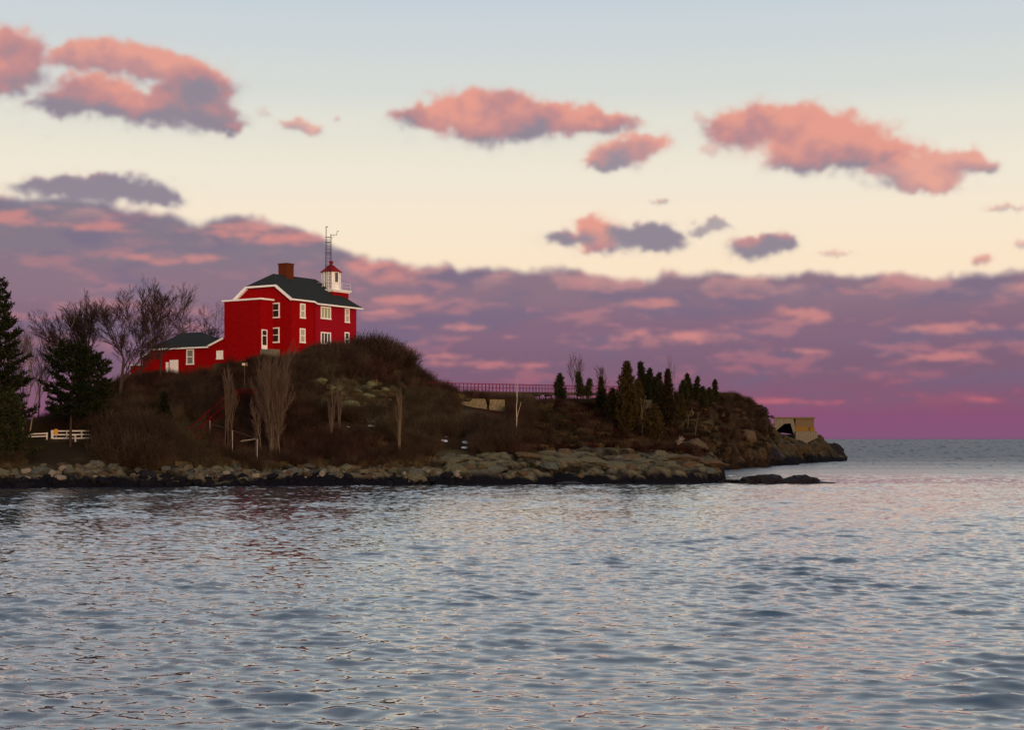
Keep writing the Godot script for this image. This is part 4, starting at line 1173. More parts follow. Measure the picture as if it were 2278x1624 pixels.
# ------------------------------------------------------------------ rocks
func rock_mesh(seed_: int, cuts: int, sub := 2) -> ArrayMesh:
	var r := RandomNumberGenerator.new(); r.seed = seed_
	var g := (1.0 + sqrt(5.0)) / 2.0
	var vs: Array[Vector3] = []
	for p in [[-1, g, 0], [1, g, 0], [-1, -g, 0], [1, -g, 0], [0, -1, g], [0, 1, g], [0, -1, -g], [0, 1, -g], [g, 0, -1], [g, 0, 1], [-g, 0, -1], [-g, 0, 1]]:
		vs.append(Vector3(p[0], p[1], p[2]).normalized())
	var fs := [[0, 11, 5], [0, 5, 1], [0, 1, 7], [0, 7, 10], [0, 10, 11], [1, 5, 9], [5, 11, 4], [11, 10, 2], [10, 7, 6], [7, 1, 8], [3, 9, 4], [3, 4, 2], [3, 2, 6], [3, 6, 8], [3, 8, 9], [4, 9, 5], [2, 4, 11], [6, 2, 10], [8, 6, 7], [9, 8, 1]]
	for k in sub:
		var next := []; var mids := {}
		for f in fs:
			var m := []
			for e in 3:
				var i: int = f[e]; var j: int = f[(e + 1) % 3]
				var key := Vector2i(mini(i, j), maxi(i, j))
				if not mids.has(key):
					vs.append(((vs[i] + vs[j]) * 0.5).normalized()); mids[key] = vs.size() - 1
				m.append(mids[key])
			next.append_array([[f[0], m[0], m[2]], [f[1], m[1], m[0]], [f[2], m[2], m[1]], [m[0], m[1], m[2]]])
		fs = next
	var planes := []
	for k in cuts:
		planes.append([Vector3(r.randfn(), r.randfn(), r.randfn()).normalized(), r.randf_range(0.55, 0.9)])
	var n := noise(seed_, 0.9, FastNoiseLite.TYPE_SIMPLEX_SMOOTH, 3)
	for i in vs.size():
		var p := vs[i]
		for q in planes:
			var d: float = p.dot(q[0])
			if d > float(q[1]):
				p -= q[0] * (d - float(q[1])) * 0.95
		vs[i] = p * (1.0 + 0.3 * n.get_noise_3dv(p * 1.5) + 0.12 * n.get_noise_3dv(p * 4.0))
	var b := MB.new()
	for f in fs:
		b.tri(vs[f[0]], vs[f[1]], vs[f[2]])
	return b.mesh()

const COUNT := ["first", "second", "third", "fourth", "fifth", "sixth", "seventh", "eighth", "ninth", "tenth", "eleventh", "twelfth", "thirteenth", "fourteenth", "fifteenth", "sixteenth", "seventeenth", "eighteenth", "nineteenth", "twentieth"]

func make_rocks() -> void:
	var r := RandomNumberGenerator.new(); r.seed = 77
	var shapes := []
	for k in 7:
		shapes.append(rock_mesh(100 + k, 7))
	var tone := ["olive grey", "cool grey", "brown"]
	var zones := [[-10, 240, 13, "below the pines"], [240, 430, 11, "below the leafless trees"], [430, 560, 9, "below the pipe railing"], [560, 660, 8, "below the poplar clump"], [660, 860, 12, "below the tall house"], [860, 1010, 12, "left of the rock ledge"]]
	for zn in zones:
		for k in int(zn[2]):
			var u := lerpf(zn[0], zn[1], (k + r.randf_range(0.1, 0.9)) / float(zn[2]))
			var d := lerpf(158.5, 171.0, clampf(u / 1010.0, 0.0, 1.0)) + r.randf_range(-0.6, 4.0)
			var size := 0.35 + 0.75 * pow(r.randf(), 2.0)
			var m := int(r.randf() * 2.99)
			var p := on(u, d, size * 0.2)
			if p.y < 0.55 + 0.3 * r.randf():
				m = 3
			var o := obj("boulder", shapes[int(r.randf() * 6.99)], M.rock[m] if m < 3 else M.wet_rock)
			o.transform = Transform3D(Basis.from_euler(Vector3(r.randf_range(-0.3, 0.3), r.randf() * TAU, r.randf_range(-0.3, 0.3))).scaled_local(Vector3(size * r.randf_range(0.9, 1.5), size * r.randf_range(0.6, 0.95), size)), p)
			tag(o, "%s shore boulder %s, %s from the left there" % [tone[m] if m < 3 else "black wet", zn[3], COUNT[k]], "boulder", "boulders along the near shore")
	# pale lichened rocks on the slope below the house
	var spots := [[690, 858, 1.5], [712, 853, 1.3], [735, 863, 0.9], [757, 867, 0.8], [765, 878, 0.9], [780, 903, 1.5], [772, 890, 0.8], [762, 862, 0.6], [797, 873, 0.8], [812, 863, 0.9], [826, 858, 1.1], [836, 872, 0.7], [853, 870, 1.1], [849, 882, 0.8], [865, 880, 0.9], [818, 884, 1.0], [868, 893, 0.6], [658, 883, 1.3]]
	for k in spots.size():
		var u: float = spots[k][0]; var v: float = spots[k][1]; var size: float = spots[k][2]
		var d := 178.0
		while d < 203.0 and ground((u - 1139.0) * d / F, -d) < EYE + (HORIZON - v) * d / F:
			d += 0.25
		var o := obj("slope_rock", shapes[k % 7], M.lichen)
		o.transform = Transform3D(Basis(Vector3.UP, r.randf() * TAU).scaled_local(Vector3(size * 0.85, size * 0.42, size * 0.8)), on(u, d, 0.0))
		tag(o, "pale lichened rock on the slope below the house, %s from the left" % COUNT[k] if k < 18 else "rock", "rock", "pale rocks on the slope below the house")
	# dark wet rocks standing in the water off the ledge
	var islets := [["long dark wet rock in the water, the left hump of the islet", 1700, 174.0, 2.9, 1.15], ["dark wet rock joined to the right of the islet's left hump", 1766, 174.5, 3.0, 1.0], ["low dark sliver of rock right of the islet", 1826, 174.0, 1.7, 0.28], ["low wet rock between the ledge and the islet", 1634, 176.0, 2.2, 0.5], ["small wet rock awash before the middle of the ledge", 1268, 168.3, 1.7, 0.6]]
	for k in islets.size():
		var t = islets[k]
		var o := obj("wet_rock", rock_mesh(140 + k, 5, 3), M.wet_rock)
		o.transform = Transform3D(Basis(Vector3.UP, r.randf_range(-0.2, 0.2)).scaled_local(Vector3(t[3], t[4], 1.6)), Vector3((t[1] - 1139.0) * t[2] / F, -0.12, -t[2]))
		tag(o, t[0], "rock", "wet rocks standing in the water")
	# larger blocks on the bare ledge and at the tip of the point
	var blocks := [["big rounded grey block at the left end of the bare ledge", 1012, 171.5, 1.2, 0], ["olive block beside the big rounded one on the ledge", 1042, 173.5, 1.1, 0], ["leaning grey boulder where rubble meets the ledge", 925, 168.5, 1.3, 0], ["squat brown block above the middle of the ledge", 1254, 180.0, 1.2, 2], ["pale block near the right end of the ledge", 1470, 184.0, 1.2, 0], ["tan block under the cedars behind the ledge", 1545, 204.0, 2.1, 2], ["black rock at the very tip of the point", 1848, 352.0, 2.6, 3], ["low black rock beyond the tip of the point", 1868, 355.0, 1.6, 3], ["tan cliff block under the concrete ruin", 1752, 318.0, 1.8, 2], ["grey cliff block left of the concrete ruin", 1655, 276.0, 1.9, 2], ["dark boulder at the foot of the point's cliff", 1712, 292.0, 2.4, 3]]
	for k in blocks.size():
		var t = blocks[k]
		var o := obj("rock_block", shapes[(k * 3) % 7], M.rock[t[4]] if t[4] < 3 else M.wet_rock)
		o.transform = Transform3D(Basis(Vector3.UP, r.randf() * TAU).scaled_local(Vector3(t[3] * 1.2, t[3] * 0.8, t[3])), on(t[1], t[2], t[3] * 0.15))
		tag(o, t[0], "rock")
	for k in 20:                                                   # angular blocks along the broken front of the ledge
		var u := lerpf(1000.0, 1596.0, (k + r.randf_range(0.2, 0.8)) / 20.0)
		var d := lerpf(169.6, 176.8, (u - 1000.0) / 596.0) + r.randf_range(0.0, 2.4)
		var sz := r.randf_range(0.55, 1.15)
		var p := on(u, d, sz * 0.1)
		var o := obj("ledge_block", rock_mesh(210 + k % 6, 14, 2), M.rock[[0, 2, 0, 1][k % 4]] if p.y > 0.75 else M.wet_rock)
		o.transform = Transform3D(Basis.from_euler(Vector3(r.randf_range(-0.3, 0.3), r.randf() * TAU, r.randf_range(-0.25, 0.25))).scaled_local(Vector3(sz * r.randf_range(1.1, 1.7), sz * 0.62, sz)), p)
		tag(o, "%s block on the broken front of the ledge, %s from the left" % ["angular grey brown" if p.y > 0.75 else "angular black wet", COUNT[k]], "rock", "angular blocks along the ledge front")
	for k in 20:
		var u := lerpf(1010.0, 1590.0, (k + r.randf_range(0.15, 0.85)) / 20.0)
		var d := lerpf(171.0, 178.5, (u - 1010.0) / 580.0) + r.randf_range(0.0, 7.0)
		var sz := r.randf_range(0.7, 1.5)
		var o := obj("flat_rock", shapes[k % 7], M.rock[k % 2 * 2])
		o.transform = Transform3D(Basis.from_euler(Vector3(r.randf_range(-0.15, 0.25), r.randf_range(-0.4, 0.4), r.randf_range(-0.15, 0.15))).scaled_local(Vector3(sz * 1.7, sz * 0.42, sz)), on(u, d, sz * 0.08))
		tag(o, "flat %s rock slab on the bare ledge, %s from the left" % ["olive grey" if k % 2 == 0 else "brown", COUNT[k]], "rock", "flat slabs on the bare ledge")
	var cliff := [[1640, 264.0, 1.6], [1662, 272.0, 2.0], [1676, 276.0, 1.6], [1690, 282.0, 2.2], [1702, 289.0, 1.9], [1716, 296.0, 2.3], [1728, 302.0, 1.8], [1738, 306.0, 2.4], [1748, 311.0, 1.7], [1760, 316.0, 2.2], [1772, 322.0, 1.9], [1784, 326.0, 2.3], [1796, 331.0, 1.8], [1808, 335.0, 2.2], [1818, 339.0, 1.9], [1828, 343.0, 2.2], [1838, 346.0, 1.6], [1745, 322.0, 1.8], [1720, 310.0, 2.0], [1822, 347.0, 2.0]]
	for k in cliff.size():
		var t = cliff[k]
		var o := obj("cliff_rock", rock_mesh(180 + k % 5, 11, 2), M.cliff)
		o.transform = Transform3D(Basis.from_euler(Vector3(r.randf_range(-0.5, 0.5), r.randf() * TAU, r.randf_range(-0.5, 0.5))).scaled_local(Vector3(t[2] * 0.8, t[2] * 0.62, t[2] * 0.7)), on(t[0], t[1], t[2] * 0.1))
		tag(o, "craggy cliff rock at the foot of the point, %s from the left" % COUNT[k] if k < 17 else "craggy rock higher on the point below the ruin, %s from the left" % COUNT[[1, 0, 2][k - 17]], "rock", "craggy rocks along the foot of the point")
	# rubble nobody could count
	var mm := MultiMesh.new()
	mm.transform_format = MultiMesh.TRANSFORM_3D
	mm.use_colors = true
	mm.mesh = rock_mesh(160, 6, 1)
	var tf := []; var cs := []
	for k in 1000:
		var u := r.randf_range(-20.0, 1040.0)
		var d := lerpf(157.5, 168.0, clampf(u / 1050.0, 0.0, 1.0)) + r.randf_range(-0.5, 8.0) * r.randf()
		var p := on(u, d, 0.03)
		if p.y < -0.25 or p.y > 3.2:
			continue
		var s := 0.08 + 0.5 * pow(r.randf(), 4.0)
		tf.append(Transform3D(Basis.from_euler(Vector3(r.randf() * TAU, r.randf() * TAU, 0)).scaled_local(Vector3(s * 1.4, s * 0.8, s)), p))
		cs.append(Color(0.008, 0.008, 0.011) if p.y < 0.75 + 0.5 * r.randf() else [Color(0.085, 0.075, 0.048), Color(0.06, 0.06, 0.05), Color(0.055, 0.04, 0.026), Color(0.16, 0.14, 0.11)][int(r.randf() * 3.99)])
	fill(mm, tf, cs)
	var o := MultiMeshInstance3D.new()
	o.name = "shore_rubble"; o.multimesh = mm; o.material_override = M.bark
	add_child(o)
	o.set_meta("kind", "stuff"); tag(o, "loose grey and brown stones strewn along the waterline", "rubble")

func fill(mm: MultiMesh, tf: Array, cs: Array) -> void:
	mm.instance_count = tf.size()
	for k in tf.size():
		mm.set_instance_transform(k, tf[k]); mm.set_instance_color(k, cs[k])

# ------------------------------------------------------------------ scrub and grass
func bush_mesh(seed_: int, stems: int, spread: float, twigs: float) -> ArrayMesh:   # about one metre tall
	tr.seed = seed_
	var b := MB.new()
	for k in stems:
		var a := tr.randf() * TAU
		var rr := sqrt(tr.randf())
		var p := Vector3(cos(a), 0, sin(a)) * rr * 0.3 * spread
		p.y = -0.12
		var dir := (Vector3.UP * 1.1 + Vector3(cos(a), 0, sin(a)) * rr * spread + wob() * 0.25).normalized()
		var length := tr.randf_range(0.55, 1.1)
		var w := tr.randf_range(0.75, 1.25)
		b.col = Color(w, w * tr.randf_range(0.9, 1.0), w * tr.randf_range(0.82, 1.0))
		for i in 4:
			dir = (dir + wob() * 0.16).normalized()
			var q := p + dir * length / 4.0
			b.tube(p, q, 0.011 * (1.0 - i * 0.2), 0.011 * (0.8 - i * 0.2), 3)
			p = q
			var n := twigs
			while i > 0 and tr.randf() < n:
				n -= 1.0
				var e := (dir * 0.9 + wob() * 0.8).normalized()
				var m := p + e * tr.randf_range(0.08, 0.2)
				b.tube(p, m, 0.006, 0.004, 3)
				b.tube(m, m + (e + wob() * 0.5).normalized() * tr.randf_range(0.08, 0.18), 0.005, 0.003, 3)
	return b.mesh()

func clump_mesh(seed_: int, n: int) -> ArrayMesh:                  # low evergreen mat
	tr.seed = seed_
	var b := MB.new()
	for k in n:
		var a := tr.randf() * TAU; var r := sqrt(tr.randf()) * 0.9
		var p := Vector3(cos(a) * r, tr.randf_range(0.0, 0.55) * (1.0 - r * 0.6), sin(a) * r)
		needles(b, p, Vector3(cos(a) * 0.5, 0.9, sin(a) * 0.5), 0.26, 3, Color(0.55, 0.55, 0.55), Color(1.4, 1.4, 1.4))
	return b.mesh()

func tuft_mesh(seed_: int, n: int) -> ArrayMesh:
	tr.seed = seed_
	var b := MB.new()
	for k in n:
		var a := tr.randf() * TAU; var r := sqrt(tr.randf()) * 0.5
		var p := Vector3(cos(a) * r, -0.05, sin(a) * r)
		var w := tr.randf_range(0.7, 1.35)
		b.col = Color(w, w * 0.97, w * 0.9)
		var lean := (wob() * 0.45 + Vector3.UP).normalized()
		var q := p + lean * tr.randf_range(0.2, 0.5)
		var e := q + (lean + wob() * 0.6).normalized() * tr.randf_range(0.08, 0.2)
		var s := lean.cross(wob()).normalized() * 0.012
		b.tri(p - s, p + s, q + s); b.tri(p - s, q + s, q - s); b.tri(q - s, q + s, e)
	return b.mesh()

func in_building(p: Vector3) -> bool:
	var q := Vector2(p.x + 28.77, p.z + 200.0)
	var lx := q.x * 0.8387 + q.y * 0.5446
	var lz := -q.x * 0.5446 + q.y * 0.8387
	return (lx > -13.0 and lx < 0.7 and lz > -14.5 and lz < 2.9) or (lx > -28.5 and lx < -12.0 and lz > -5.5 and lz < 2.9)

func scatter(called: String, label: String, mesh: Mesh, m: Material, tf: Array, cs: Array) -> void:
	var mm := MultiMesh.new()
	mm.transform_format = MultiMesh.TRANSFORM_3D
	mm.use_colors = true
	mm.mesh = mesh
	fill(mm, tf, cs)
	var o := MultiMeshInstance3D.new()
	o.name = called; o.multimesh = mm; o.material_override = m
	add_child(o)
	o.set_meta("kind", "stuff"); tag(o, label, "scrub")

func make_scrub() -> void:
	var r := RandomNumberGenerator.new(); r.seed = 123
	var T := {"a": [], "b": [], "h": [], "g": [], "t": []}; var C := {"a": [], "b": [], "h": [], "g": [], "t": []}
	var put := func(k: String, p: Vector3, s: float, tall: float, c: Color) -> void:
		var w := r.randf_range(0.5, 1.25) if r.randf() < 0.8 else r.randf_range(1.2, 2.0)
		w *= 0.76
		T[k].append(Transform3D(Basis(Vector3.UP, r.randf() * TAU).scaled_local(Vector3(s, s * tall, s)), p))
		C[k].append(Color(c.r * w, c.g * w, c.b * w))
	for k in 17000:
		var u := r.randf_range(-60.0, 1720.0)
		var d := r.randf_range(160.0, 262.0 if u < 1450.0 else 312.0)
		var x := (u - 1139.0) * d / F
		var b := base_height(u, d)
		if b < 1.5:
			continue
		var rock := rocky(u, d, b)
		if u > 1600.0 and b > 3.0:
			rock *= 0.5
		if rock > 0.5 + r.randf() * 0.4:
			continue
		var p := Vector3(x, ground(x, -d), -d)
		if in_building(p) or p.y < 1.5 or (u > 52.0 and u < 222.0 and d < 177.5) or (u > 1016.0 and u < 1130.0 and d > 191.0 and d < 203.0) or (u > 1015.0 and u < 1062.0 and d > 172.0 and d < 187.0) or (u > 975.0 and u < 1010.0 and d > 176.0 and d < 188.0) or (u > 690.0 and u < 875.0 and b > 5.3 and b < 7.0 and r.randf() < 0.8):
			continue
		var kind := n_soft.get_noise_2d(x * 1.7 + 90.0, -d * 1.7)
		var open := n_soft.get_noise_2d(x * 3.0, -d * 3.0)
		if u > 1180.0:
			# the point: low reddish heath with dry grass
			if r.randf() < 0.62:
				put.call("h", p, r.randf_range(0.7, 1.3), r.randf_range(0.7, 1.3), Color(0.048, 0.019, 0.013) if kind > -0.1 else Color(0.045, 0.033, 0.018))
			elif r.randf() < 0.5:
				put.call("b", p, r.randf_range(0.7, 1.4), 1.0, Color(0.066, 0.045, 0.030))
			else:
				put.call("g", p, r.randf_range(0.8, 1.4), 1.0, Color(0.115, 0.088, 0.042))
			continue
		if b < 2.6 and r.randf() < 0.6 or open > 0.2 and r.randf() < 0.55:
			put.call("g", p, r.randf_range(0.8, 1.5), 1.0, Color(0.10, 0.078, 0.04))
			continue
		var tall := r.randf_range(0.9, 1.7)
		if u > 660.0 and u < 905.0 and b > 8.6 and b < 12.8:
			tall *= 0.55                                              # low growth round the pale rocks
		if d < 200.0 and u > 380.0 and u < 640.0 and b > 10.5:
			tall *= 0.75
		var c := Color(0.070, 0.048, 0.030).lerp(Color(0.060, 0.034, 0.026), smoothstep(0.0, 0.3, kind)).lerp(Color(0.090, 0.072, 0.046), smoothstep(0.0, -0.35, kind))
		put.call("a" if r.randf() < 0.55 else "b", p, tall, r.randf_range(0.9, 1.25), c)
	# taller thickets
	for z in [[800, 895, 203, 212, 60, 2.4, 3.9], [895, 950, 206, 213, 40, 1.4, 2.3], [700, 800, 195, 200.5, 90, 1.4, 2.3], [235, 355, 166, 176, 130, 2.2, 3.6], [1058, 1125, 180, 188, 70, 1.6, 2.6], [960, 1150, 186, 193, 110, 1.0, 1.6], [380, 470, 183, 192, 80, 1.5, 2.4], [630, 690, 184, 194, 50, 1.4, 2.2], [1600, 1640, 252, 276, 130, 0.7, 1.4], [1636, 1708, 264, 300, 150, 0.7, 1.4], [-40, 40, 164, 172, 40, 1.0, 1.8], [100, 240, 178, 190, 90, 1.4, 2.6]]:
		for k in int(z[4]):
			var u := r.randf_range(z[0], z[1]); var d := r.randf_range(z[2], z[3])
			var p := on(u, d)
			if in_building(p):
				continue
			put.call("t", p, r.randf_range(z[5], z[6]), 1.0, Color(0.058, 0.040, 0.030).lerp(Color(0.075, 0.055, 0.036), r.randf()))
	scatter("brown_scrub", "dense brown leafless scrub covering the slope below the house", bush_mesh(201, 60, 0.9, 1.3), M.bark, T["a"], C["a"])
	scatter("grey_scrub", "finer greyish brown scrub mixed over the slope", bush_mesh(202, 75, 0.6, 1.0), M.bark, T["b"], C["b"])
	scatter("tall_thicket", "taller dark leafless thicket on the crest and along the bank", bush_mesh(203, 90, 0.75, 1.6), M.bark, T["t"], C["t"])
	scatter("red_heath", "low reddish brown heath covering the point", clump_mesh(204, 90), M.leaf, T["h"], C["h"])
	scatter("dry_grass", "tan dry grass above the shore rocks", tuft_mesh(205, 110), M.bark, T["g"], C["g"])

# ------------------------------------------------------------------ small things
func make_small_things() -> void:
	var b := MB.new()
	# red stairs down the bank
	var a := at(529, 887, 186)
	var st := thing("staircase", "dark red wooden stairs with landing descending the bank before the house", "stairs", a)
	var foot := at(430, 975, 176) - a
	b = MB.new(); b.span(Vector3(-0.2, -0.12, -1.2), Vector3(2.6, 0.06, 0.6)); part("landing", b, M.stair, st)
	for x in [-0.1, 2.5]:
		for z in [-1.1, 0.5]:
			b = MB.new()
			var g := ground(a.x + x, a.z + z) - a.y - 0.4
			b.span(Vector3(x - 0.09, minf(g, -0.3), z - 0.09), Vector3(x + 0.09, 1.15, z + 0.09))
			part("post", b, M.stair, st)
	for y in [0.5, 0.8, 1.1]:
		b = MB.new(); b.span(Vector3(-0.01, y - 0.06, 0.47), Vector3(2.41, y + 0.06, 0.53)); part("rail", b, M.stair, st)
	var run := foot
	var across := Vector3(-run.z, 0, run.x).normalized() * 0.65
	for s in [-1.0, 1.0]:
		b = MB.new(); b.beam(Vector3(-0.2, -0.1, -0.3) + across * s, run + across * s, 0.09, 0.36); part("stringer", b, M.stair, st)
		b = MB.new(); b.beam(Vector3(-0.2, 0.95, -0.3) + across * s, run + across * s + Vector3(0, 1.0, 0), 0.07, 0.12); part("handrail", b, M.stair, st)
		for k in 6:
			var p: Vector3 = Vector3(-0.2, -0.1, -0.3).lerp(run, k / 5.5) + across * float(s)
			b = MB.new(); b.beam(p, p + Vector3(0, 1.02, 0), 0.09, 0.09); part("baluster", b, M.stair, st)
	for k in 24:
		b = MB.new()
		b.box(Vector3(-0.2, 0.0, -0.3).lerp(run, (k + 0.5) / 24.0), Vector3(1.3, 0.06, 0.3), Basis(across.normalized(), Vector3.UP, across.normalized().cross(Vector3.UP)))
		part("tread", b, M.stair, st)
	# floodlight on a pole
	var base := on(544, 187)
	var lp := thing("light_pole", "thin pole with small boxy floodlight standing before the house", "light pole", base)
	var top := at(544, 809, 187).y - base.y
	b = MB.new(); b.tube(Vector3(0, -0.4, 0), Vector3(0.06, top, 0), 0.06, 0.05, 6); part("pole", b, M.timber, lp)
	b = MB.new(); b.span(Vector3(-0.26, top - 0.28, -0.2), Vector3(0.42, top + 0.1, 0.12)); part("housing", b, M.boards, lp)
	b = MB.new(); b.span(Vector3(-0.22, top - 0.2, 0.121), Vector3(0.14, top + 0.04, 0.15)); part("lens", b, M.lamp_glass, lp)
	# pipe rail stepping down the bank
	var pr := thing("pipe_railing", "thin pale pipe railing on three posts stepping down the bank", "railing", on(518, 172))
	var o := pr.position
	var p1 := at(468, 936, 178) - o; var p2 := at(518, 957, 173) - o; var p3 := at(573, 977, 170) - o
	for q in [[p1, 178.0, 468.0], [p2, 173.0, 518.0], [p3, 170.0, 573.0]]:
		b = MB.new()
		var g := on(q[2], q[1]).y - o.y - 0.4
		b.tube(Vector3(q[0].x, minf(g, q[0].y - 1.4), q[0].z), q[0], 0.05, 0.05, 6); part("post", b, M.pale_wood, pr)
	for q in [[at(400, 944, 180) - o, p1 - Vector3(0, 0.35, 0)], [p1 - Vector3(0, 0.35, 0), p2], [p2, p3]]:
		b = MB.new(); b.tube(q[0], q[1], 0.035, 0.035, 5); part("rail", b, M.timber, pr)
	var gw := thing("gangplank", "weathered pale plank walk lying at the top of the last pipe post", "plank", at(555, 980, 170.5))
	for k in 4:
		b = MB.new(); b.beam(Vector3(-1.1 + k * 0.1, -0.16 + k * 0.05, -0.1 + k * 0.16), Vector3(0.85, 0.12 + k * 0.03, -0.5 + k * 0.2), 0.12, 0.03); part("plank", b, M.boards if k < 2 else M.pale_wood, gw)
	b = MB.new(); b.beam(Vector3(0.7, -2.6, -0.2), Vector3(0.7, 0.05, -0.2), 0.09, 0.09); part("support", b, M.timber, gw)
	# white board fence under the pines
	var f := thing("board_fence", "white three rail board fence under the rounded pine", "fence", at(165, 978, 175))
	o = f.position
	for q in [[118, 957, 0.28, 1.15], [183, 957, 0.12, 1.2], [150, 958, 0.10, 1.1], [212, 958, 0.12, 1.1]]:
		b = MB.new()
		var p: Vector3 = at(q[0], q[1], 175) - o
		b.span(p + Vector3(-q[2] * 0.5, -float(q[3]) - 0.5, -0.07), p + Vector3(q[2] * 0.5, 0, 0.07)); part("post", b, M.fence, f)
	for v in [959.0, 967.0, 975.0]:
		b = MB.new(); b.beam(at(119, v, 174.9) - o, at(213, v - 0.5, 174.9) - o, 0.05, 0.15); part("board", b, M.fence, f)
	f = thing("low_rail_fence", "low white rail running left from the thick fence post", "fence", at(88, 975, 174.5))
	o = f.position
	for q in [[106, 963], [66, 965]]:
		b = MB.new()
		var p: Vector3 = at(q[0], q[1], 174.5) - o
		b.span(p + Vector3(-0.06, -1.4, -0.06), p + Vector3(0.06, 0.05, 0.06)); part("post", b, M.fence, f)
	for v in [964.0, 970.0]:
		b = MB.new(); b.beam(at(62, v + 2.0, 174.4) - o, at(108, v, 174.4) - o, 0.05, 0.13); part("board", b, M.fence, f)
	var sg := thing("yellow_sign", "small yellow notice board on the fence beside the thick post", "sign", at(126, 960, 174.7))
	b = MB.new(); b.span(Vector3(-0.2, -0.32, -0.02), Vector3(0.2, 0.28, 0.02)); part("plate", b, M.sign, sg)
	b = MB.new(); b.beam(Vector3(0, -1.4, -0.06), Vector3(0, 0.2, -0.06), 0.06, 0.06); part("stake", b, M.fence, sg)
	var gp := thing("grey_post", "tall grey weathered post at the right end of the white fence", "post", at(215, 966, 176))
	b = MB.new(); b.tube(Vector3(0, -1.2, 0), Vector3(0.02, 1.65, 0), 0.11, 0.1, 7); part("shaft", b, M.timber, gp)
	b = MB.new(); b.tube(Vector3(0.02, 1.65, 0), Vector3(0.02, 1.75, 0), 0.13, 0.06, 7); part("cap", b, M.timber, gp)
	var bn := thing("bench", "small white bench between the fence and the shore path", "bench", at(163, 977, 173.8))
	b = MB.new(); b.span(Vector3(-0.42, 0.40, -0.2), Vector3(0.42, 0.47, 0.2)); part("seat", b, M.fence, bn)
	for x in [-0.32, 0.32]:
		b = MB.new(); b.span(Vector3(x - 0.05, -0.3, -0.16), Vector3(x + 0.05, 0.4, 0.16)); part("leg", b, M.fence, bn)
	# concrete remains
	var cw := thing("concrete_wall", "low broken concrete wall below the start of the walkway", "wall", on(1053, 201))
	b = MB.new()
	prism(b, [Vector2(-1.9, -1.5), Vector2(1.75, -1.5), Vector2(1.8, 0.2), Vector2(1.7, 0.75), Vector2(1.55, 1.05), Vector2(-0.2, 1.0), Vector2(-0.4, 0.78), Vector2(-1.8, 0.7)], -0.6, 0.2)
	part("block", b, M.concrete, cw)
	b = MB.new(); prism(b, [Vector2(-0.2, 1.0), Vector2(1.5, 1.05), Vector2(1.45, 1.12), Vector2(-0.15, 1.08)], -0.62, 0.26); part("coping", b, M.concrete, cw)
	cw.position.y = at(1053, 906, 201).y
	cw = thing("concrete_pier", "tall broken concrete pier right of the low concrete wall", "pier", Vector3(at(1106, 900, 201).x, at(1106, 930, 201).y, -201.0))
	b = MB.new()
	prism(b, [Vector2(-1.0, -1.2), Vector2(1.0, -1.2), Vector2(1.0, 2.35), Vector2(0.7, 2.42), Vector2(-0.95, 2.45), Vector2(-1.05, 1.2)], -0.9, 0.2)
	part("block", b, M.concrete, cw)
	b = MB.new(); b.span(Vector3(0.45, -1.0, 0.2), Vector3(1.04, 1.9, 0.32)); part("buttress", b, M.concrete, cw)
	cw = thing("concrete_stub", "small square concrete block showing between the cedars", "block", at(1441, 900, 226))
	b = MB.new()
	prism(b, [Vector2(-0.62, -0.9), Vector2(0.62, -0.9), Vector2(0.6, 0.62), Vector2(0.1, 0.7), Vector2(-0.6, 0.66)], -0.8, 0.3)
	part("block", b, M.concrete, cw)
	# concrete ruin at the end of the point
	var ru := thing("concrete_ruin", "ruined concrete lookout with flat roof slab at the end of the point", "ruin", at(1766, 957, 335))
	b = MB.new(); b.span(Vector3(-4.6, 2.55, -3.2), Vector3(4.35, 2.85, 1.2)); part("roof_slab", b, M.boards, ru)
	b = MB.new(); b.span(Vector3(0.1, -0.6, -3.0), Vector3(4.15, 2.55, 0.8)); part("block_wall", b, M.boards, ru)
	for k in 7:
		b = MB.new(); b.span(Vector3(0.12, 0.9 + k * 0.235, 0.8), Vector3(4.17, 1.11 + k * 0.235, 0.83 + 0.015 * (k % 2))); part("shutter_mark", b, M.boards, ru)
	b = MB.new(); b.span(Vector3(0.2, -0.2, 0.8), Vector3(2.9, 0.75, 0.95)); part("lichen_band", b, M.ochre, ru)
	b = MB.new(); b.span(Vector3(3.2, -0.3, 0.8), Vector3(4.3, 0.6, 1.1)); part("lichen_band", b, M.ochre, ru)
	b = MB.new(); prism(b, [Vector2(-4.5, -0.4), Vector2(-2.3, -0.4), Vector2(-2.3, 1.4), Vector2(-1.0, 1.5), Vector2(-0.3, -0.9), Vector2(0.4, -1.0), Vector2(-0.3, 2.2), Vector2(-0.4, 2.53), Vector2(-4.5, 2.53)], 0.2, 1.0); part("pale_wall", b, M.stone, ru)
	b = MB.new(); prism(b, [Vector2(0.2, -4.6), Vector2(2.4, -4.2), Vector2(2.9, -2.6), Vector2(4.9, -1.6), Vector2(4.6, -0.2), Vector2(0.0, -0.3)], -0.5, 1.6); part("buttress", b, M.stone, ru)
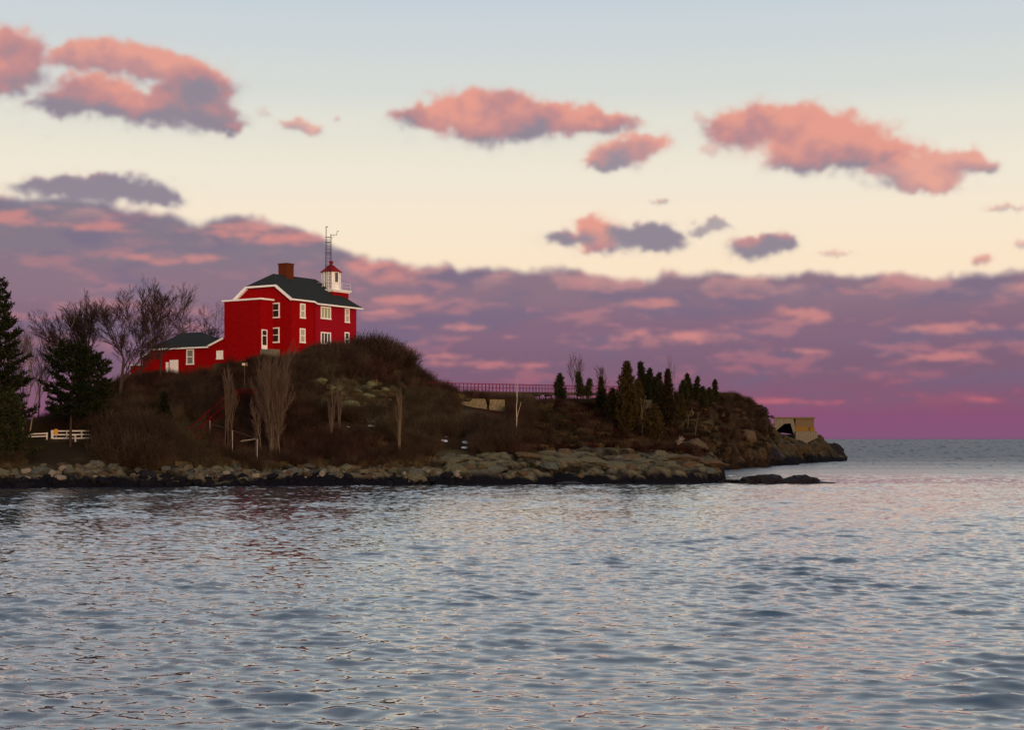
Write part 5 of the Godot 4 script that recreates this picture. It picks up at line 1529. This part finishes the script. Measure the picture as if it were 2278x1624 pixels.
	# last snow on the slope
	var sn := [["bright snow patch on the open slope left of the round bush", 1041, 986, 0.75], ["wedge shaped snow patch below the bright one", 1035, 997, 0.5], ["thin snow streak left of the bright snow patch", 995, 973, 0.4], ["lowest thin snow streak left of the bright patch", 990, 982, 0.6], ["snow fleck under the outbuilding door bank", 346, 897, 0.3], ["second snow fleck under the outbuilding", 364, 892, 0.3], ["snow patch behind the white fence", 198, 945, 0.5], ["low snow strip left of the fence", 82, 961, 0.6], ["snow fleck low under the outbuilding", 348, 903, 0.28], ["leftmost fleck of the thin snow line on the lower slope", 700, 952, 0.3], ["second fleck of the thin snow line on the lower slope", 745, 953, 0.3], ["third fleck of the thin snow line on the lower slope", 775, 953, 0.35], ["fourth and longest fleck of the thin snow line", 825, 951, 0.6], ["upper fleck above the thin snow line", 832, 940, 0.35], ["rightmost fleck of the thin snow line on the lower slope", 866, 953, 0.3]]
	var sm := rock_mesh(170, 4, 2)
	for k in sn.size():
		var t = sn[k]
		var d := 165.0
		while d < 205.0 and ground((t[1] - 1139.0) * d / F, -d) < EYE + (HORIZON - t[2]) * d / F:
			d += 0.25
		var q := obj("snow_patch", sm, M.snow)
		q.transform = Transform3D(Basis.from_euler(Vector3(0.35, k * 0.2, 0.1 * (k % 3 - 1))).scaled_local(Vector3(t[3] * 0.9, t[3] * 0.10, t[3] * 0.6)), on(t[1], d, -0.05))
		tag(q, t[0], "snow")
	# gulls resting on the rocks
	for g in [["white gull resting on the ledge, left of the resting pair", 1466, 1010.0, 196.0], ["white gull resting on the ledge, right of the resting pair", 1474, 1010.5, 196.0], ["single white gull resting under the point's cliff", 1692, 1007.0, 284.0]]:
		var q := thing("gull", g[0], "bird", on(g[1], g[3]), 0.4)
		b = MB.new()
		b.tube(Vector3(-0.24, 0.16, 0), Vector3(-0.05, 0.22, 0), 0.03, 0.10, 8); b.tube(Vector3(-0.05, 0.22, 0), Vector3(0.12, 0.26, 0), 0.10, 0.08, 8); b.tube(Vector3(0.12, 0.26, 0), Vector3(0.17, 0.36, 0), 0.06, 0.05, 8); b.tube(Vector3(0.15, 0.36, 0), Vector3(0.24, 0.38, 0), 0.055, 0.035, 8)
		b.tube(Vector3(0.0, 0.0, 0.03), Vector3(0.0, 0.16, 0.03), 0.01, 0.01, 4); b.tube(Vector3(0.0, 0.0, -0.03), Vector3(0.0, 0.16, -0.03), 0.01, 0.01, 4)
		part("body", b, M.snow, q)
		b = MB.new(); b.tube(Vector3(0.24, 0.38, 0), Vector3(0.31, 0.365, 0), 0.015, 0.005, 5); part("beak", b, M.ochre, q)
		for s in [-1.0, 1.0]:
			b = MB.new(); b.beam(Vector3(0.08, 0.27, 0.09 * s), Vector3(-0.3, 0.2, 0.05 * s), 0.02, 0.11); part("wing", b, M.galvanised, q)
	# bleached stump with roots under the cedars
	tr.seed = 91
	var wood := MB.new(); var twig := MB.new()
	wood.col = Color(0.36, 0.32, 0.25); twig.col = wood.col
	var sp := thing("driftwood_stump", "bleached root stump lying on the rocks right of the squat cedar", "driftwood", on(1506, 201, -0.3))
	for k in 7:
		limb(Vector3(0, 0.1, 0), (wob() + Vector3(0, 0.5, 0)).normalized(), 0.9, 0.06, 1, {"deep": 2, "ang": 0.7, "up": 0.0, "kids": 0.5, "thin": 0.015, "wob": 0.3})
	emit(wood, twig, Vector3.ONE)
	part("roots", wood, M.bark, sp)
	part("root_tips", twig, M.bark, sp)
